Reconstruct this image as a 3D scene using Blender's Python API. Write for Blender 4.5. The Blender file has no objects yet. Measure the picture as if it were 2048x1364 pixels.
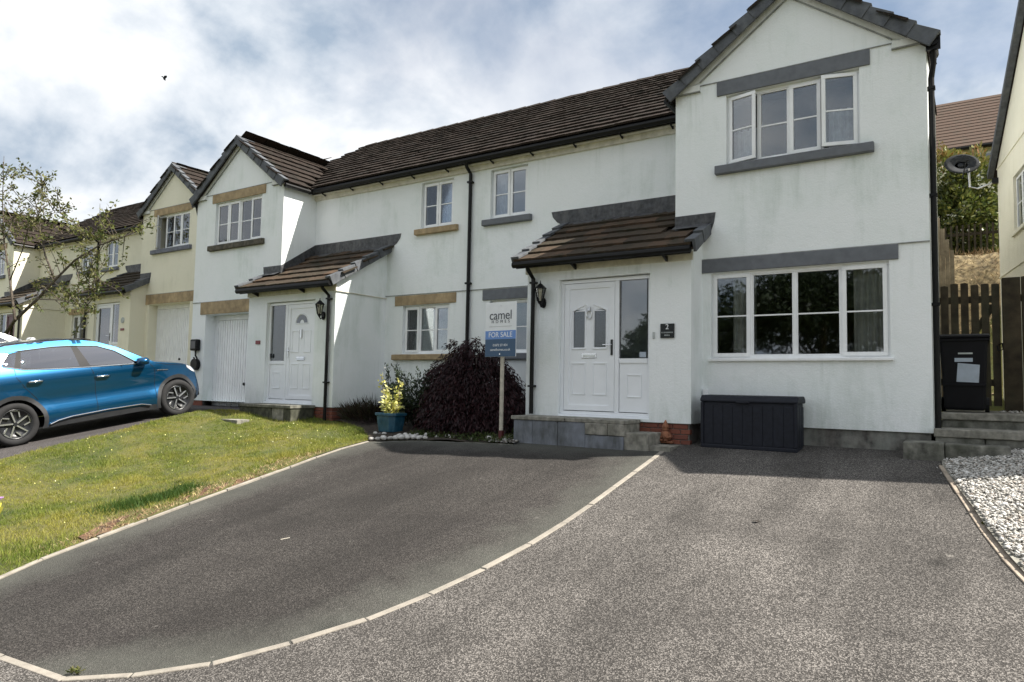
import bpy, bmesh, math, random
import numpy as np
from mathutils import Vector, Matrix
from mathutils.geometry import delaunay_2d_cdt
random.seed(7); RNG = np.random.default_rng(7)
S = bpy.context.scene
COL = S.collection
R = math.radians

# ------------------------------------------------------------------ camera, sky, sun, exposure
CAM = (3.772, -10.183, 0.478); YAW, PITCH, ROLL = 0.5837, 0.0652, 0.0190
fw = Vector((-math.sin(YAW)*math.cos(PITCH), math.cos(YAW)*math.cos(PITCH), math.sin(PITCH)))
rt = Vector((math.cos(YAW), math.sin(YAW), 0)); up = rt.cross(fw)
r2 = math.cos(ROLL)*rt + math.sin(ROLL)*up; u2 = -math.sin(ROLL)*rt + math.cos(ROLL)*up
cd = bpy.data.cameras.new('camera'); cam = bpy.data.objects.new('camera', cd); COL.objects.link(cam)
cd.sensor_width = 36; cd.lens = 1401.1/2048*36; cd.clip_start = 0.05; cd.clip_end = 2000
M = Matrix((r2, u2, -fw)).transposed().to_4x4(); M.translation = CAM; cam.matrix_world = M
S.camera = cam

SUN = Vector((0.757, 0.30, 1.0)).normalized()
EL = math.asin(SUN.z); AZ = math.atan2(SUN.x, SUN.y)
sd = bpy.data.lights.new('sun', 'SUN'); sd.energy = 5.0; sd.angle = R(0.6); sd.color = (1.0, 0.945, 0.86)
so = bpy.data.objects.new('sun', sd); COL.objects.link(so); so.location = (20, 10, 30)
so.rotation_euler = SUN.to_track_quat('Z', 'Y').to_euler()

W = bpy.data.worlds.new('World'); S.world = W; W.use_nodes = True
nt = W.node_tree; nt.nodes.clear()
def wn(t, **k):
    n = nt.nodes.new(t)
    for a, b in k.items(): setattr(n, a, b)
    return n
def lk(a, b): nt.links.new(a, b)
sky = wn('ShaderNodeTexSky', sky_type='NISHITA', sun_disc=False, sun_elevation=EL, sun_rotation=AZ, air_density=1.0, dust_density=0.6, ozone_density=1.2)
tc = wn('ShaderNodeTexCoord'); sep = wn('ShaderNodeSeparateXYZ'); lk(tc.outputs['Generated'], sep.inputs[0])
zc = wn('ShaderNodeMath', operation='MAXIMUM'); lk(sep.outputs[2], zc.inputs[0]); zc.inputs[1].default_value = 0.0
za = wn('ShaderNodeMath', operation='ADD'); lk(zc.outputs[0], za.inputs[0]); za.inputs[1].default_value = 0.55
dx = wn('ShaderNodeMath', operation='DIVIDE'); lk(sep.outputs[0], dx.inputs[0]); lk(za.outputs[0], dx.inputs[1])
dy = wn('ShaderNodeMath', operation='DIVIDE'); lk(sep.outputs[1], dy.inputs[0]); lk(za.outputs[0], dy.inputs[1])
cmb = wn('ShaderNodeCombineXYZ'); lk(dx.outputs[0], cmb.inputs[0]); lk(dy.outputs[0], cmb.inputs[1]); cmb.inputs[2].default_value = 3.7
n1 = wn('ShaderNodeTexNoise'); n1.inputs['Scale'].default_value = 1.7; n1.inputs['Detail'].default_value = 8; n1.inputs['Roughness'].default_value = 0.52; n1.inputs['Distortion'].default_value = 0.2
lk(cmb.outputs[0], n1.inputs['Vector'])
cov = wn('ShaderNodeValToRGB'); lk(n1.outputs['Fac'], cov.inputs[0])
cov.color_ramp.elements[0].position = 0.36; cov.color_ramp.elements[0].color = (.45, .45, .45, 1); cov.color_ramp.elements[1].position = 0.50
n2 = wn('ShaderNodeTexNoise'); n2.inputs['Scale'].default_value = 4.2; n2.inputs['Detail'].default_value = 8; n2.inputs['Roughness'].default_value = 0.55; n2.inputs['Distortion'].default_value = 0.15
mp2 = wn('ShaderNodeMapping'); mp2.inputs['Location'].default_value = (4.1, 1.7, 0.3); lk(cmb.outputs[0], mp2.inputs[0]); lk(mp2.outputs[0], n2.inputs['Vector'])
shade = wn('ShaderNodeValToRGB'); lk(n2.outputs['Fac'], shade.inputs[0])
e = shade.color_ramp.elements
e[0].position = 0.36; e[0].color = (3.5, 4.3, 5.3, 1); e[1].position = 0.60; e[1].color = (8.9, 9.0, 9.1, 1)
m = e.new(0.47); m.color = (6.2, 6.7, 7.3, 1)
mx = wn('ShaderNodeMixRGB'); lk(cov.outputs[0], mx.inputs[0]); lk(sky.outputs[0], mx.inputs[1]); lk(shade.outputs[0], mx.inputs[2])
bg = wn('ShaderNodeBackground'); bg.inputs[1].default_value = 0.06; lk(mx.outputs[0], bg.inputs[0])
wo = wn('ShaderNodeOutputWorld'); lk(bg.outputs[0], wo.inputs[0])

S.view_settings.view_transform = 'Standard'; S.view_settings.look = 'None'
S.view_settings.exposure = 1.08; S.view_settings.gamma = 1.0
S.cycles.max_bounces = 6; S.cycles.transparent_max_bounces = 12; S.cycles.caustics_reflective = False; S.cycles.caustics_refractive = False
S.cycles.use_denoising = True

# ------------------------------------------------------------------ materials
MATS = {}
class NB:
    def __init__(s, name):
        s.m = bpy.data.materials.new(name); s.m.use_nodes = True; s.t = s.m.node_tree
        s.b = s.t.nodes['Principled BSDF']; s.o = s.t.nodes['Material Output']
        s.co = s.t.nodes.new('ShaderNodeTexCoord'); s.geo = s.t.nodes.new('ShaderNodeNewGeometry')
    def n(s, t, **k):
        x = s.t.nodes.new(t)
        for a, b in k.items(): setattr(x, a, b)
        return x
    def l(s, a, b): s.t.links.new(a, b)
    def pos(s, scale=(1, 1, 1), obj=False, loc=(0, 0, 0)):
        mp = s.n('ShaderNodeMapping'); mp.inputs['Scale'].default_value = scale; mp.inputs['Location'].default_value = loc
        s.l(s.co.outputs['Object'] if obj else s.geo.outputs['Position'], mp.inputs[0]); return mp.outputs[0]
    def noise(s, vec, scale, detail=5, rough=.55, dist=0):
        x = s.n('ShaderNodeTexNoise'); x.inputs['Scale'].default_value = scale; x.inputs['Detail'].default_value = detail
        x.inputs['Roughness'].default_value = rough; x.inputs['Distortion'].default_value = dist; s.l(vec, x.inputs['Vector']); return x.outputs['Fac']
    def vor(s, vec, scale, out='Color'):
        x = s.n('ShaderNodeTexVoronoi'); x.inputs['Scale'].default_value = scale; s.l(vec, x.inputs['Vector']); return x.outputs[out]
    def ramp(s, fac, *stops):
        x = s.n('ShaderNodeValToRGB'); s.l(fac, x.inputs[0]); el = x.color_ramp.elements
        for i, (p, c) in enumerate(stops):
            q = el[i] if i < 2 else el.new(p)
            q.position = p; q.color = (c, c, c, 1) if isinstance(c, (int, float)) else (*c, 1)
        return x.outputs[0]
    def mix(s, fac, a, b, mode='MIX'):
        x = s.n('ShaderNodeMixRGB', blend_type=mode)
        for i, v in ((0, fac), (1, a), (2, b)):
            if isinstance(v, (int, float)): x.inputs[i].default_value = v if i == 0 else (v, v, v, 1)
            elif isinstance(v, tuple): x.inputs[i].default_value = (*v, 1)
            else: s.l(v, x.inputs[i])
        return x.outputs[0]
    def math(s, op, a, b=0.0):
        x = s.n('ShaderNodeMath', operation=op)
        for i, v in ((0, a), (1, b)):
            if isinstance(v, (int, float)): x.inputs[i].default_value = v
            else: s.l(v, x.inputs[i])
        return x.outputs[0]
    def color(s, c):
        if isinstance(c, tuple): s.b.inputs['Base Color'].default_value = (*c, 1)
        else: s.l(c, s.b.inputs['Base Color'])
    def bump(s, h, strength=.3, dist=.01):
        x = s.n('ShaderNodeBump'); x.inputs['Strength'].default_value = strength; x.inputs['Distance'].default_value = dist
        s.l(h, x.inputs['Height']); s.l(x.outputs[0], s.b.inputs['Normal'])
    def set(s, **k):
        for a, v in k.items(): s.b.inputs[a.replace('_', ' ')].default_value = v
        return s

def simple(name, c, rough=.5, metal=0.0, var=.12, vs=9.0, bump=0.0, bs=60.0, obj=False, spec=.5, coat=0.0, dirt=None):
    if name in MATS: return MATS[name]
    b = NB(name); v = b.pos(obj=obj); nz = b.noise(v, vs, 6)
    c2 = tuple(x*(1-var*2.2) for x in c); c1 = tuple(min(1, x*(1+var)) for x in c)
    col = b.ramp(nz, (.3, c2), (.7, c1))
    if dirt:
        d = b.noise(b.pos((1, 1, .35)), dirt[1], 7, .65); col = b.mix(b.ramp(d, (.45, 0.0), (.7, dirt[2])), col, dirt[0])
    b.color(col); b.set(Roughness=rough, Metallic=metal, Specular_IOR_Level=spec, Coat_Weight=coat)
    if bump: b.bump(b.noise(v, bs, 4), bump)
    MATS[name] = b.m; return b.m

def render_wall(name, base, green, stain, zoff=0.0):
    b = NB(name); sepn = b.n('ShaderNodeSeparateXYZ'); b.l(b.geo.outputs['Position'], sepn.inputs[0]); z = sepn.outputs[2]
    broad = b.noise(b.pos((.8, .8, .8)), 1.0, 6, .62, .3)
    strk = b.noise(b.pos((3.4, 3.4, .5)), 1.0, 7, .66, .5)
    fine = b.noise(b.pos((14, 14, 4)), 1.0, 6, .7)
    low = b.ramp(b.math('MULTIPLY', b.math('ADD', z, .25), 1.0), (0.0, 1.0), (.75, 0.0))
    g1 = b.ramp(broad, (.42, 0.0), (.68, 1.0))
    c = b.mix(b.math('MULTIPLY', g1, .32), base, green)
    s1 = b.ramp(b.math('MULTIPLY', strk, broad), (.27, 0.0), (.42, 1.0))
    c = b.mix(b.math('MULTIPLY', b.math('MULTIPLY', s1, fine), .6), c, stain)
    lw = b.math('MULTIPLY', low, b.ramp(b.mix(.5, fine, strk), (.40, 0.0), (.60, .65)))
    c = b.mix(lw, c, stain)
    zz = b.math('DIVIDE', b.math('SUBTRACT', z, zoff), 6.0)
    drip = b.ramp(zz, (.04, 0.0), (.155, .9), (.163, .15), (.30, .1), (.40, .75), (.405, 0.0), (.50, 0.0), (.606, .9), (.612, .1), (.70, .1), (.835, .9), (.85, .2))
    dstr = b.ramp(b.noise(b.pos((11, 11, .6)), 1.0, 5, .6, .4), (.52, 0.0), (.70, 1.0))
    c = b.mix(b.math('MULTIPLY', b.math('MULTIPLY', b.math('MULTIPLY', drip, dstr), b.ramp(b.noise(b.pos((.9, .9, .3), loc=(3, 1, 0)), 1.3, 3), (.45, 0.0), (.62, 1.0))), .55), c, stain)
    grit = b.ramp(b.noise(b.pos(), 65, 3, .7), (.60, 0.0), (.78, .35)); c = b.mix(grit, c, stain)
    blot = b.ramp(b.noise(b.pos((6, 6, 2.2), loc=(5, 2, 1)), 1.3, 7, .72), (.62, 0.0), (.74, .5))
    c = b.mix(blot, c, green)
    b.color(c); b.set(Roughness=.92, Specular_IOR_Level=.2)
    h = b.mix(.5, b.noise(b.pos(), 42, 5, .7), b.noise(b.pos(), 11, 3, .6)); b.bump(h, .8, .014)
    MATS[name] = b.m; return b.m
render_wall('white_render', (.88, .905, .91), (.71, .79, .745), (.46, .53, .47))
render_wall('cream_render', (.82, .785, .645), (.73, .71, .56), (.56, .54, .42), .7)
render_wall('pale_cream_render', (.86, .82, .68), (.74, .70, .54), (.66, .62, .48))

def tile_mat(name, a, bcol, c, moss):
    b = NB(name); oi = b.n('ShaderNodeObjectInfo')
    base = b.ramp(oi.outputs['Random'], (0.0, a), (.5, bcol), (1.0, c))
    v = b.pos(); nz = b.noise(v, 7, 7, .68)
    base = b.mix(b.ramp(nz, (.35, 0.0), (.7, .75)), base, bcol)
    mo = b.ramp(b.noise(v, 3.1, 8, .72, .4), (.50, 0.0), (.63, .85)); base = b.mix(mo, base, moss)
    ms = b.ramp(b.noise(v, 46, 3, .6), (.58, 0.0), (.68, .5)); base = b.mix(ms, base, (.10, .10, .08))
    b.color(base); b.set(Roughness=.93, Specular_IOR_Level=.15)
    b.bump(b.noise(v, 38, 6, .7), .8, .012); MATS[name] = b.m
tile_mat('brown_tile', (.026, .018, .0150), (.036, .0265, .0215), (.019, .0145, .013), (.018, .0175, .0135))
tile_mat('porch_tile', (.120, .074, .048), (.062, .047, .034), (.042, .033, .026), (.034, .033, .022))
tile_mat('far_tile', (.15, .095, .070), (.125, .082, .062), (.10, .07, .055), (.09, .07, .055))
simple('grey_verge', (.085, .092, .105), .7, var=.2, bump=.2, dirt=((.16, .17, .16), 6, .4))
simple('lead', (.058, .060, .066), .55, var=.35, vs=14, bump=.25, bs=30, dirt=((.13, .13, .13), 9, .6))
simple('grey_paint', (.14, .15, .168), .7, var=.08, bump=.12, bs=90)
simple('tan_stone', (.42, .315, .185), .9, var=.16, vs=7, bump=.35, bs=45, dirt=((.2, .15, .09), 5, .5))
simple('dark_sill', (.13, .115, .085), .9, var=.3, vs=12, bump=.4, bs=40, dirt=((.03, .03, .025), 8, .8))
simple('slate_sill', (.16, .17, .21), .8, var=.15, bump=.2)
simple('upvc', (.91, .92, .93), .32, var=.03, vs=4, spec=.5, dirt=((.62, .63, .60), 7, .25))
simple('upvc_door', (.88, .90, .93), .30, var=.02, vs=4)
simple('cream_trim', (.72, .69, .60), .75, var=.08, bump=.15, dirt=((.45, .43, .35), 6, .5))
simple('white_trim', (.80, .81, .79), .85, var=.06, bump=.25, bs=50, dirt=((.5, .55, .5), 5, .5))
simple('black_plastic', (.007, .007, .008), .5, var=.2, spec=.25)
simple('black_iron', (.006, .006, .007), .5, var=.2, spec=.25)
simple('gutter_black', (.006, .006, .006), .45, var=.2, spec=.25)
simple('chrome', (.78, .79, .80), .16, 1.0, var=.03)
simple('silver', (.70, .71, .72), .28, .9, var=.04)
simple('curtain_grey', (.62, .65, .70), .95, var=.12)
simple('blind_beige', (.80, .77, .68), .9, var=.1)
simple('dark_room', (.10, .10, .10), .9)
simple('concrete', (.30, .285, .245), .92, var=.25, vs=11, bump=.5, bs=55, dirt=((.075, .075, .055), 4, .8))
simple('old_concrete', (.21, .205, .175), .94, var=.3, vs=9, bump=.6, bs=48, dirt=((.045, .048, .032), 3.5, .9))
simple('edging_concrete', (.29, .26, .22), .9, var=.14, vs=6, bump=.4, bs=60, dirt=((.32, .30, .25), 9, .5))
simple('timber_edging', (.40, .33, .26), .9, var=.2, vs=8, bump=.3, dirt=((.2, .17, .13), 6, .5))
simple('block_paint', (.20, .215, .245), .82, var=.1, vs=7, bump=.3, bs=50, dirt=((.055, .058, .052), 4.2, .9))
simple('mortar', (.20, .18, .16), .95, var=.15)
simple('plinth_dark', (.16, .15, .135), .95, var=.3, bump=.4, dirt=((.34, .36, .32), 3, .6))
simple('terracotta', (.30, .125, .065), .85, var=.25, vs=20, bump=.3)
simple('box_plastic', (.012, .014, .022), .62, var=.15, vs=18, bump=.15, bs=80, spec=.3)
simple('bin_plastic', (.006, .006, .008), .6, var=.15, spec=.2)
simple('sign_white', (.80, .82, .84), .45, var=.02)
simple('sign_blue', (.135, .27, .60), .45, var=.02)
simple('sign_navy', (.035, .085, .165), .45, var=.02)
simple('sign_text_dark', (.07, .08, .10), .5, var=.02)
simple('sign_text_white', (.85, .86, .88), .5, var=.02)
simple('post_wood', (.52, .48, .40), .85, var=.15, vs=10, bump=.2)
simple('oxblood', (.085, .012, .014), .6, var=.15)
simple('planter_blue', (.010, .070, .120), .35, var=.12, vs=12, dirt=((.12, .22, .28), 8, .35))
simple('soil', (.045, .033, .022), .97, var=.4, vs=14, bump=.8, bs=40)
simple('pebble', (.55, .53, .50), .75, var=.2, vs=16, obj=False)
simple('pebble_grey', (.24, .235, .225), .8, var=.25, vs=16)
simple('plaque', (.012, .015, .016), .25, var=.1)
simple('red_sign', (.19, .025, .030), .4, var=.1)
simple('red_door', (.10, .018, .022), .4, var=.1)
simple('sticker', (.42, .48, .56), .5, var=.06)
simple('dish', (.05, .053, .057), .85, var=.15, spec=.15)
simple('bark', (.105, .085, .066), .95, var=.3, vs=16, bump=.7, bs=40)
simple('dark_twig', (.030, .020, .017), .95, var=.3)
simple('fence_wood', (.066, .051, .031), .92, var=.28, vs=5, bump=.4, bs=30, dirt=((.045, .05, .03), 4, .7))
simple('new_fence', (.42, .34, .24), .9, var=.18, vs=6, bump=.3)
simple('straw_bank', (.26, .20, .105), .97, var=.35, vs=7, bump=.9, bs=18)
simple('tyre', (.016, .016, .017), .85, var=.15, bump=.2)
simple('rim_dark', (.016, .017, .019), .3, var=.1)
simple('alloy', (.66, .67, .68), .22, .85, var=.03)
simple('cladding', (.032, .034, .038), .7, var=.12)
simple('under', (.006, .006, .006), .9)
simple('white_car_paint', (.80, .81, .82), .22, var=.01, coat=.8)
simple('lamp_lens', (.55, .58, .62), .1, var=.05, spec=.8)
simple('flower_purple', (.42, .24, .48), .8, var=.2)
simple('leaf_yellow_big', (.55, .52, .08), .7, var=.2)
simple('bird_dark', (.02, .022, .025), .8)
simple('grey_meter', (.45, .48, .47), .6)
simple('mossy_block', (.085, .085, .062), .95, var=.35, vs=10, bump=.6, bs=45, dirt=((.025, .028, .016), 4, .9))
simple('bead_shadow_grey', (.30, .31, .30), .8, var=.2)  # drip shadows and shadow gaps of the render, put into the colour
simple('pillar_black', (.004, .004, .005), .5, var=.1, spec=.15)
simple('bare_soil', (.115, .058, .032), .97, var=.45, vs=9, bump=1.0, bs=30, dirt=((.20, .14, .08), 5, .7))

def brick_mat():
    b = NB('brick'); oi = b.n('ShaderNodeObjectInfo')
    c = b.ramp(oi.outputs['Random'], (0.0, (.19, .062, .040)), (.5, (.25, .085, .052)), (1.0, (.15, .052, .038)))
    nz = b.noise(b.pos(), 40, 5); c = b.mix(b.ramp(nz, (.5, 0.0), (.75, .5)), c, (.11, .06, .05))
    b.color(c); b.set(Roughness=.92); b.bump(nz, .5); MATS['brick'] = b.m
brick_mat()

def car_paint():
    b = NB('car_blue'); b.color((.003, .078, .19)); b.set(Roughness=.30, Metallic=.72, Coat_Weight=1.0, Coat_Roughness=.03)
    MATS['car_blue'] = b.m
car_paint()

def glass_mat(name, tint, base, rough=0.0):
    b = NB(name); t = b.t; t.nodes.remove(b.b)
    tr = b.n('ShaderNodeBsdfTransparent'); tr.inputs[0].default_value = (*tint, 1)
    gl = b.n('ShaderNodeBsdfGlossy'); gl.inputs['Roughness'].default_value = rough; gl.inputs[0].default_value = (.95, .97, 1, 1)
    fr = b.n('ShaderNodeFresnel'); fr.inputs[0].default_value = 1.5
    f = b.math('MINIMUM', b.math('ADD', b.math('MULTIPLY', fr.outputs[0], 1.7), base), 1.0)
    mxs = b.n('ShaderNodeMixShader'); b.l(f, mxs.inputs[0]); b.l(tr.outputs[0], mxs.inputs[1]); b.l(gl.outputs[0], mxs.inputs[2]); b.l(mxs.outputs[0], b.o.inputs[0])
    MATS[name] = b.m
glass_mat('window_glass', (.82, .85, .86), .04, .022)
glass_mat('car_glass', (.16, .18, .19), .16)
glass_mat('obscure_glass', (.35, .38, .38), .05, .16)
glass_mat('lantern_glass', (.82, .80, .70), .05, .1)

def asphalt(name, dark, mid, light, sc, patch, pale, edge=None):
    b = NB(name); v = b.pos()
    cell = b.vor(v, sc); sepc = b.n('ShaderNodeSeparateColor'); b.l(cell, sepc.inputs[0])
    c = b.ramp(sepc.outputs[0], (0.0, dark), (.55, mid), (.93, light))
    c2 = b.ramp(b.noise(v, sc*1.7, 3, .7), (.35, dark), (.72, light)); c = b.mix(.25, c, c2)
    pt = b.ramp(b.noise(b.pos((.5, .8, .5)), .9, 7, .62, .5), (.38, 0.0), (.66, 1.0)); c = b.mix(b.math('MULTIPLY', pt, .5), c, patch)
    streak = b.ramp(b.noise(b.pos((2.2, .35, 1), loc=(1.3, 0, 0)), 1.1, 5, .6), (.5, 0.0), (.72, .3)); c = b.mix(streak, c, dark)
    lane = b.ramp(b.noise(b.pos((1.3, .16, 1), loc=(.4, 0, 0)), 1.0, 3, .5), (.42, 0.0), (.6, .55)); c = b.mix(lane, c, b.mix(.5, c, dark))
    vo_ = b.n('ShaderNodeTexVoronoi'); vo_.inputs['Scale'].default_value = .9; b.l(b.pos(loc=(2.2, 1.1, 0)), vo_.inputs['Vector'])
    oil = b.ramp(b.math('ADD', vo_.outputs['Distance'], b.math('MULTIPLY', b.noise(v, 9, 4, .6), .16)), (.11, .6), (.19, 0.0)); c = b.mix(oil, c, dark)
    if edge:
        at = b.n('ShaderNodeAttribute', attribute_name='rnd'); wob = b.math('ADD', at.outputs['Fac'], b.math('MULTIPLY', b.math('SUBTRACT', b.noise(v, 2.2, 5, .6), .5), .9))
        c = b.mix(b.ramp(wob, (.0, .75), (.62, 0.0)), c, b.mix(.55, c, edge))
    fl = b.ramp(b.noise(v, 8.5, 2, .5), (.75, 0.0), (.775, .4)); c = b.mix(fl, c, pale)
    b.color(c); b.set(Roughness=.95, Specular_IOR_Level=.25)
    dist = b.vor(v, sc, 'Distance'); b.bump(dist, .9, .006); MATS[name] = b.m
asphalt('asphalt_smooth', (.008, .007, .0064), (.033, .0295, .027), (.125, .114, .104), 130, (.022, .0195, .018), (.18, .17, .155), (.135, .14, .12))
asphalt('asphalt_coarse', (.0085, .0078, .0072), (.060, .0545, .050), (.34, .315, .29), 125, (.040, .0365, .0335), (.30, .28, .25))
asphalt('asphalt_old', (.035, .031, .031), (.075, .068, .067), (.15, .138, .134), 90, (.062, .057, .056), (.22, .20, .19))

def leaf_mat(name, cols, rough=.6, trans=.25, spec=.3):
    b = NB(name); at = b.n('ShaderNodeAttribute', attribute_name='rnd')
    n = len(cols); c = b.ramp(at.outputs['Fac'], *[(i/(n-1), x) for i, x in enumerate(cols)])
    b.color(c); b.set(Roughness=rough, Specular_IOR_Level=spec)
    tl = b.n('ShaderNodeBsdfTranslucent'); b.l(c, tl.inputs[0]); ms = b.n('ShaderNodeMixShader'); ms.inputs[0].default_value = trans
    b.l(b.b.outputs[0], ms.inputs[1]); b.l(tl.outputs[0], ms.inputs[2]); b.l(ms.outputs[0], b.o.inputs[0]); MATS[name] = b.m
leaf_mat('maple_leaf', [(.010, .0045, .006), (.022, .0075, .010), (.044, .013, .016), (.014, .007, .009)], .55, .12)
leaf_mat('bush_leaf', [(.012, .022, .012), (.028, .045, .022), (.050, .070, .030)], .4, .1, .5)
leaf_mat('spiky_leaf', [(.018, .014, .010), (.045, .028, .020), (.035, .045, .018)], .6, .1)
leaf_mat('gold_leaf', [(.60, .55, .10), (.78, .74, .30), (.35, .38, .06), (.80, .78, .50)], .5, .3)
leaf_mat('cover_leaf', [(.030, .050, .014), (.055, .080, .020), (.085, .095, .030)], .6, .2)
leaf_mat('tree_leaf', [(.055, .080, .020), (.11, .13, .035), (.17, .17, .055), (.085, .075, .035)], .55, .35)
leaf_mat('street_leaf', [(.010, .018, .008), (.020, .034, .012), (.032, .050, .018)], .6, .2)
leaf_mat('hedge_leaf', [(.060, .095, .022), (.15, .18, .040), (.24, .23, .065), (.30, .13, .05)], .35, .2, .6)
leaf_mat('tuft_blade', [(.022, .055, .008), (.045, .095, .014), (.085, .14, .024)], .6, .3)

def grass_mats():
    for name, dry in (('lawn_soil', 0), ('grass_blade', 1)):
        b = NB(name); v = b.pos()
        p1 = b.noise(v, .75, 6, .62, .6); p2 = b.noise(v, 3.2, 5, .6)
        c = b.ramp(p1, (.30, (.095, .165, .022)), (.46, (.215, .25, .038)), (.60, (.335, .315, .060)), (.80, (.29, .27, .06)))
        c = b.mix(b.ramp(p2, (.5, 0.0), (.72, .6)), c, (.070, .115, .018))
        if dry:
            at = b.n('ShaderNodeAttribute', attribute_name='rnd'); r = at.outputs['Fac']
            c = b.mix(b.ramp(r, (.0, .55), (.35, 0.0)), c, (.055, .095, .014)); c = b.mix(b.ramp(r, (.78, 0.0), (1.0, .8)), c, (.40, .35, .14))
            b.color(c); b.set(Roughness=.7, Specular_IOR_Level=.3)
            tl = b.n('ShaderNodeBsdfTranslucent'); b.l(c, tl.inputs[0]); ms = b.n('ShaderNodeMixShader'); ms.inputs[0].default_value = .35
            b.l(b.b.outputs[0], ms.inputs[1]); b.l(tl.outputs[0], ms.inputs[2]); b.l(ms.outputs[0], b.o.inputs[0])
        else:
            c = b.mix(.72, c, (.030, .024, .012)); b.color(c); b.set(Roughness=.97); b.bump(b.noise(v, 30, 5, .7), 1.0, .02)
        MATS[name] = b.m
    b = NB('dead_grass'); v = b.pos(); at = b.n('ShaderNodeAttribute', attribute_name='rnd')
    b.color(b.ramp(at.outputs['Fac'], (0, (.10, .055, .028)), (.4, (.30, .20, .105)), (1, (.46, .36, .20)))); b.set(Roughness=.9); MATS['dead_grass'] = b.m
    b = NB('gravel_stone'); at = b.n('ShaderNodeAttribute', attribute_name='rnd')
    b.color(b.ramp(at.outputs['Fac'], (0, (.18, .17, .15)), (.4, (.46, .44, .405)), (.8, (.70, .685, .65)), (1, (.34, .28, .23)))); b.set(Roughness=.85); MATS['gravel_stone'] = b.m
    b = NB('tyre_gravel'); MATS['tyre_gravel'] = b.m
grass_mats()

# ------------------------------------------------------------------ mesh helpers
class MB:
    def __init__(s, xf=None, flip=False): s.v = []; s.f = []; s.xf = xf; s.flip = flip
    def add(s, vs, fs):
        k = len(s.v); s.v += [tuple(s.xf(*p)) if s.xf else tuple(p) for p in vs]
        s.f += [tuple(k+i for i in (reversed(f) if s.flip else f)) for f in fs]; return s
    def box(s, x0, x1, y0, y1, z0, z1, T=None):
        vs = [(x0,y0,z0),(x1,y0,z0),(x1,y1,z0),(x0,y1,z0),(x0,y0,z1),(x1,y0,z1),(x1,y1,z1),(x0,y1,z1)]
        if T: vs = [T(*p) for p in vs]
        return s.add(vs, [(3,2,1,0),(4,5,6,7),(0,1,5,4),(1,2,6,5),(2,3,7,6),(3,0,4,7)])
    def prism(s, poly, ext):     # closed polygon (3d points) swept by vector ext
        n = len(poly); vs = [tuple(p) for p in poly]+[tuple(p[i]+ext[i] for i in range(3)) for p in poly]
        return s.add(vs, [tuple(range(n-1,-1,-1)), tuple(range(n,2*n))]+[(i,(i+1)%n,n+(i+1)%n,n+i) for i in range(n)])
    def quad(s, *p): return s.add(p, [tuple(range(len(p)))])
    def tube(s, path, rad, n=8, caps=True):
        P = [Vector(p) for p in path]; rr = rad if isinstance(rad, (list, tuple)) else [rad]*len(P); vs = []; fs = []
        t0 = (P[1]-P[0]).normalized(); a = t0.orthogonal().normalized()
        for i, p in enumerate(P):
            t = (P[min(i+1,len(P)-1)]-P[max(i-1,0)]).normalized(); a = (a-t*a.dot(t)).normalized(); b = t.cross(a)
            vs += [p+(a*math.cos(k*2*math.pi/n)+b*math.sin(k*2*math.pi/n))*rr[i] for k in range(n)]
        for i in range(len(P)-1):
            for k in range(n): fs.append((i*n+k, i*n+(k+1)%n, (i+1)*n+(k+1)%n, (i+1)*n+k))
        if caps: fs += [tuple(range(n-1,-1,-1)), tuple((len(P)-1)*n+k for k in range(n))]
        return s.add(vs, fs)
    def lathe(s, prof, n=16, o=(0,0,0), ax='z'):
        vs = []; fs = []
        for r, h in prof:
            for k in range(n):
                a = 2*math.pi*k/n; c, q = r*math.cos(a), r*math.sin(a)
                vs.append((o[0]+c, o[1]+q, o[2]+h) if ax == 'z' else ((o[0]+h, o[1]+c, o[2]+q) if ax == 'x' else (o[0]+c, o[1]+h, o[2]+q)))
        for i in range(len(prof)-1):
            for k in range(n): fs.append((i*n+k, i*n+(k+1)%n, (i+1)*n+(k+1)%n, (i+1)*n+k))
        fs += [tuple(range(n-1,-1,-1)), tuple((len(prof)-1)*n+k for k in range(n))]
        return s.add(vs, fs)

def link(o, parent=None):
    COL.objects.link(o)
    if parent is not None:
        o.parent = parent; root = parent
        while root.parent: root = root.parent
        o.matrix_parent_inverse = Matrix.Translation(-root.location) if root.type == 'EMPTY' else Matrix()
        if parent.type != 'EMPTY': o.matrix_parent_inverse = Matrix.Translation(-Vector(parent.location)) @ Matrix()
    return o
def obj(name, mb, mat, parent=None, bevel=0.0, smooth=False, fix=True):
    me = bpy.data.meshes.new(name); me.from_pydata(mb.v, [], mb.f)
    if fix:
        bm = bmesh.new(); bm.from_mesh(me); bmesh.ops.recalc_face_normals(bm, faces=bm.faces); bm.to_mesh(me); bm.free()
    me.materials.append(MATS[mat] if isinstance(mat, str) else mat)
    if smooth: me.shade_smooth()
    o = bpy.data.objects.new(name, me); link(o, parent)
    if bevel:
        b = o.modifiers.new('bevel', 'BEVEL'); b.width = bevel; b.segments = 2; b.limit_method = 'ANGLE'
    return o
def tag(o, label=None, cat=None, group=None, kind=None):
    if label: o['label'] = label
    if cat: o['category'] = cat
    if group: o['group'] = group
    if kind: o['kind'] = kind
    return o
def thing(name, label, cat, loc=(0,0,0), group=None):
    o = bpy.data.objects.new(name, None); o.location = loc; o.empty_display_size = .1; COL.objects.link(o)
    return tag(o, label, cat, group)
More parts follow.
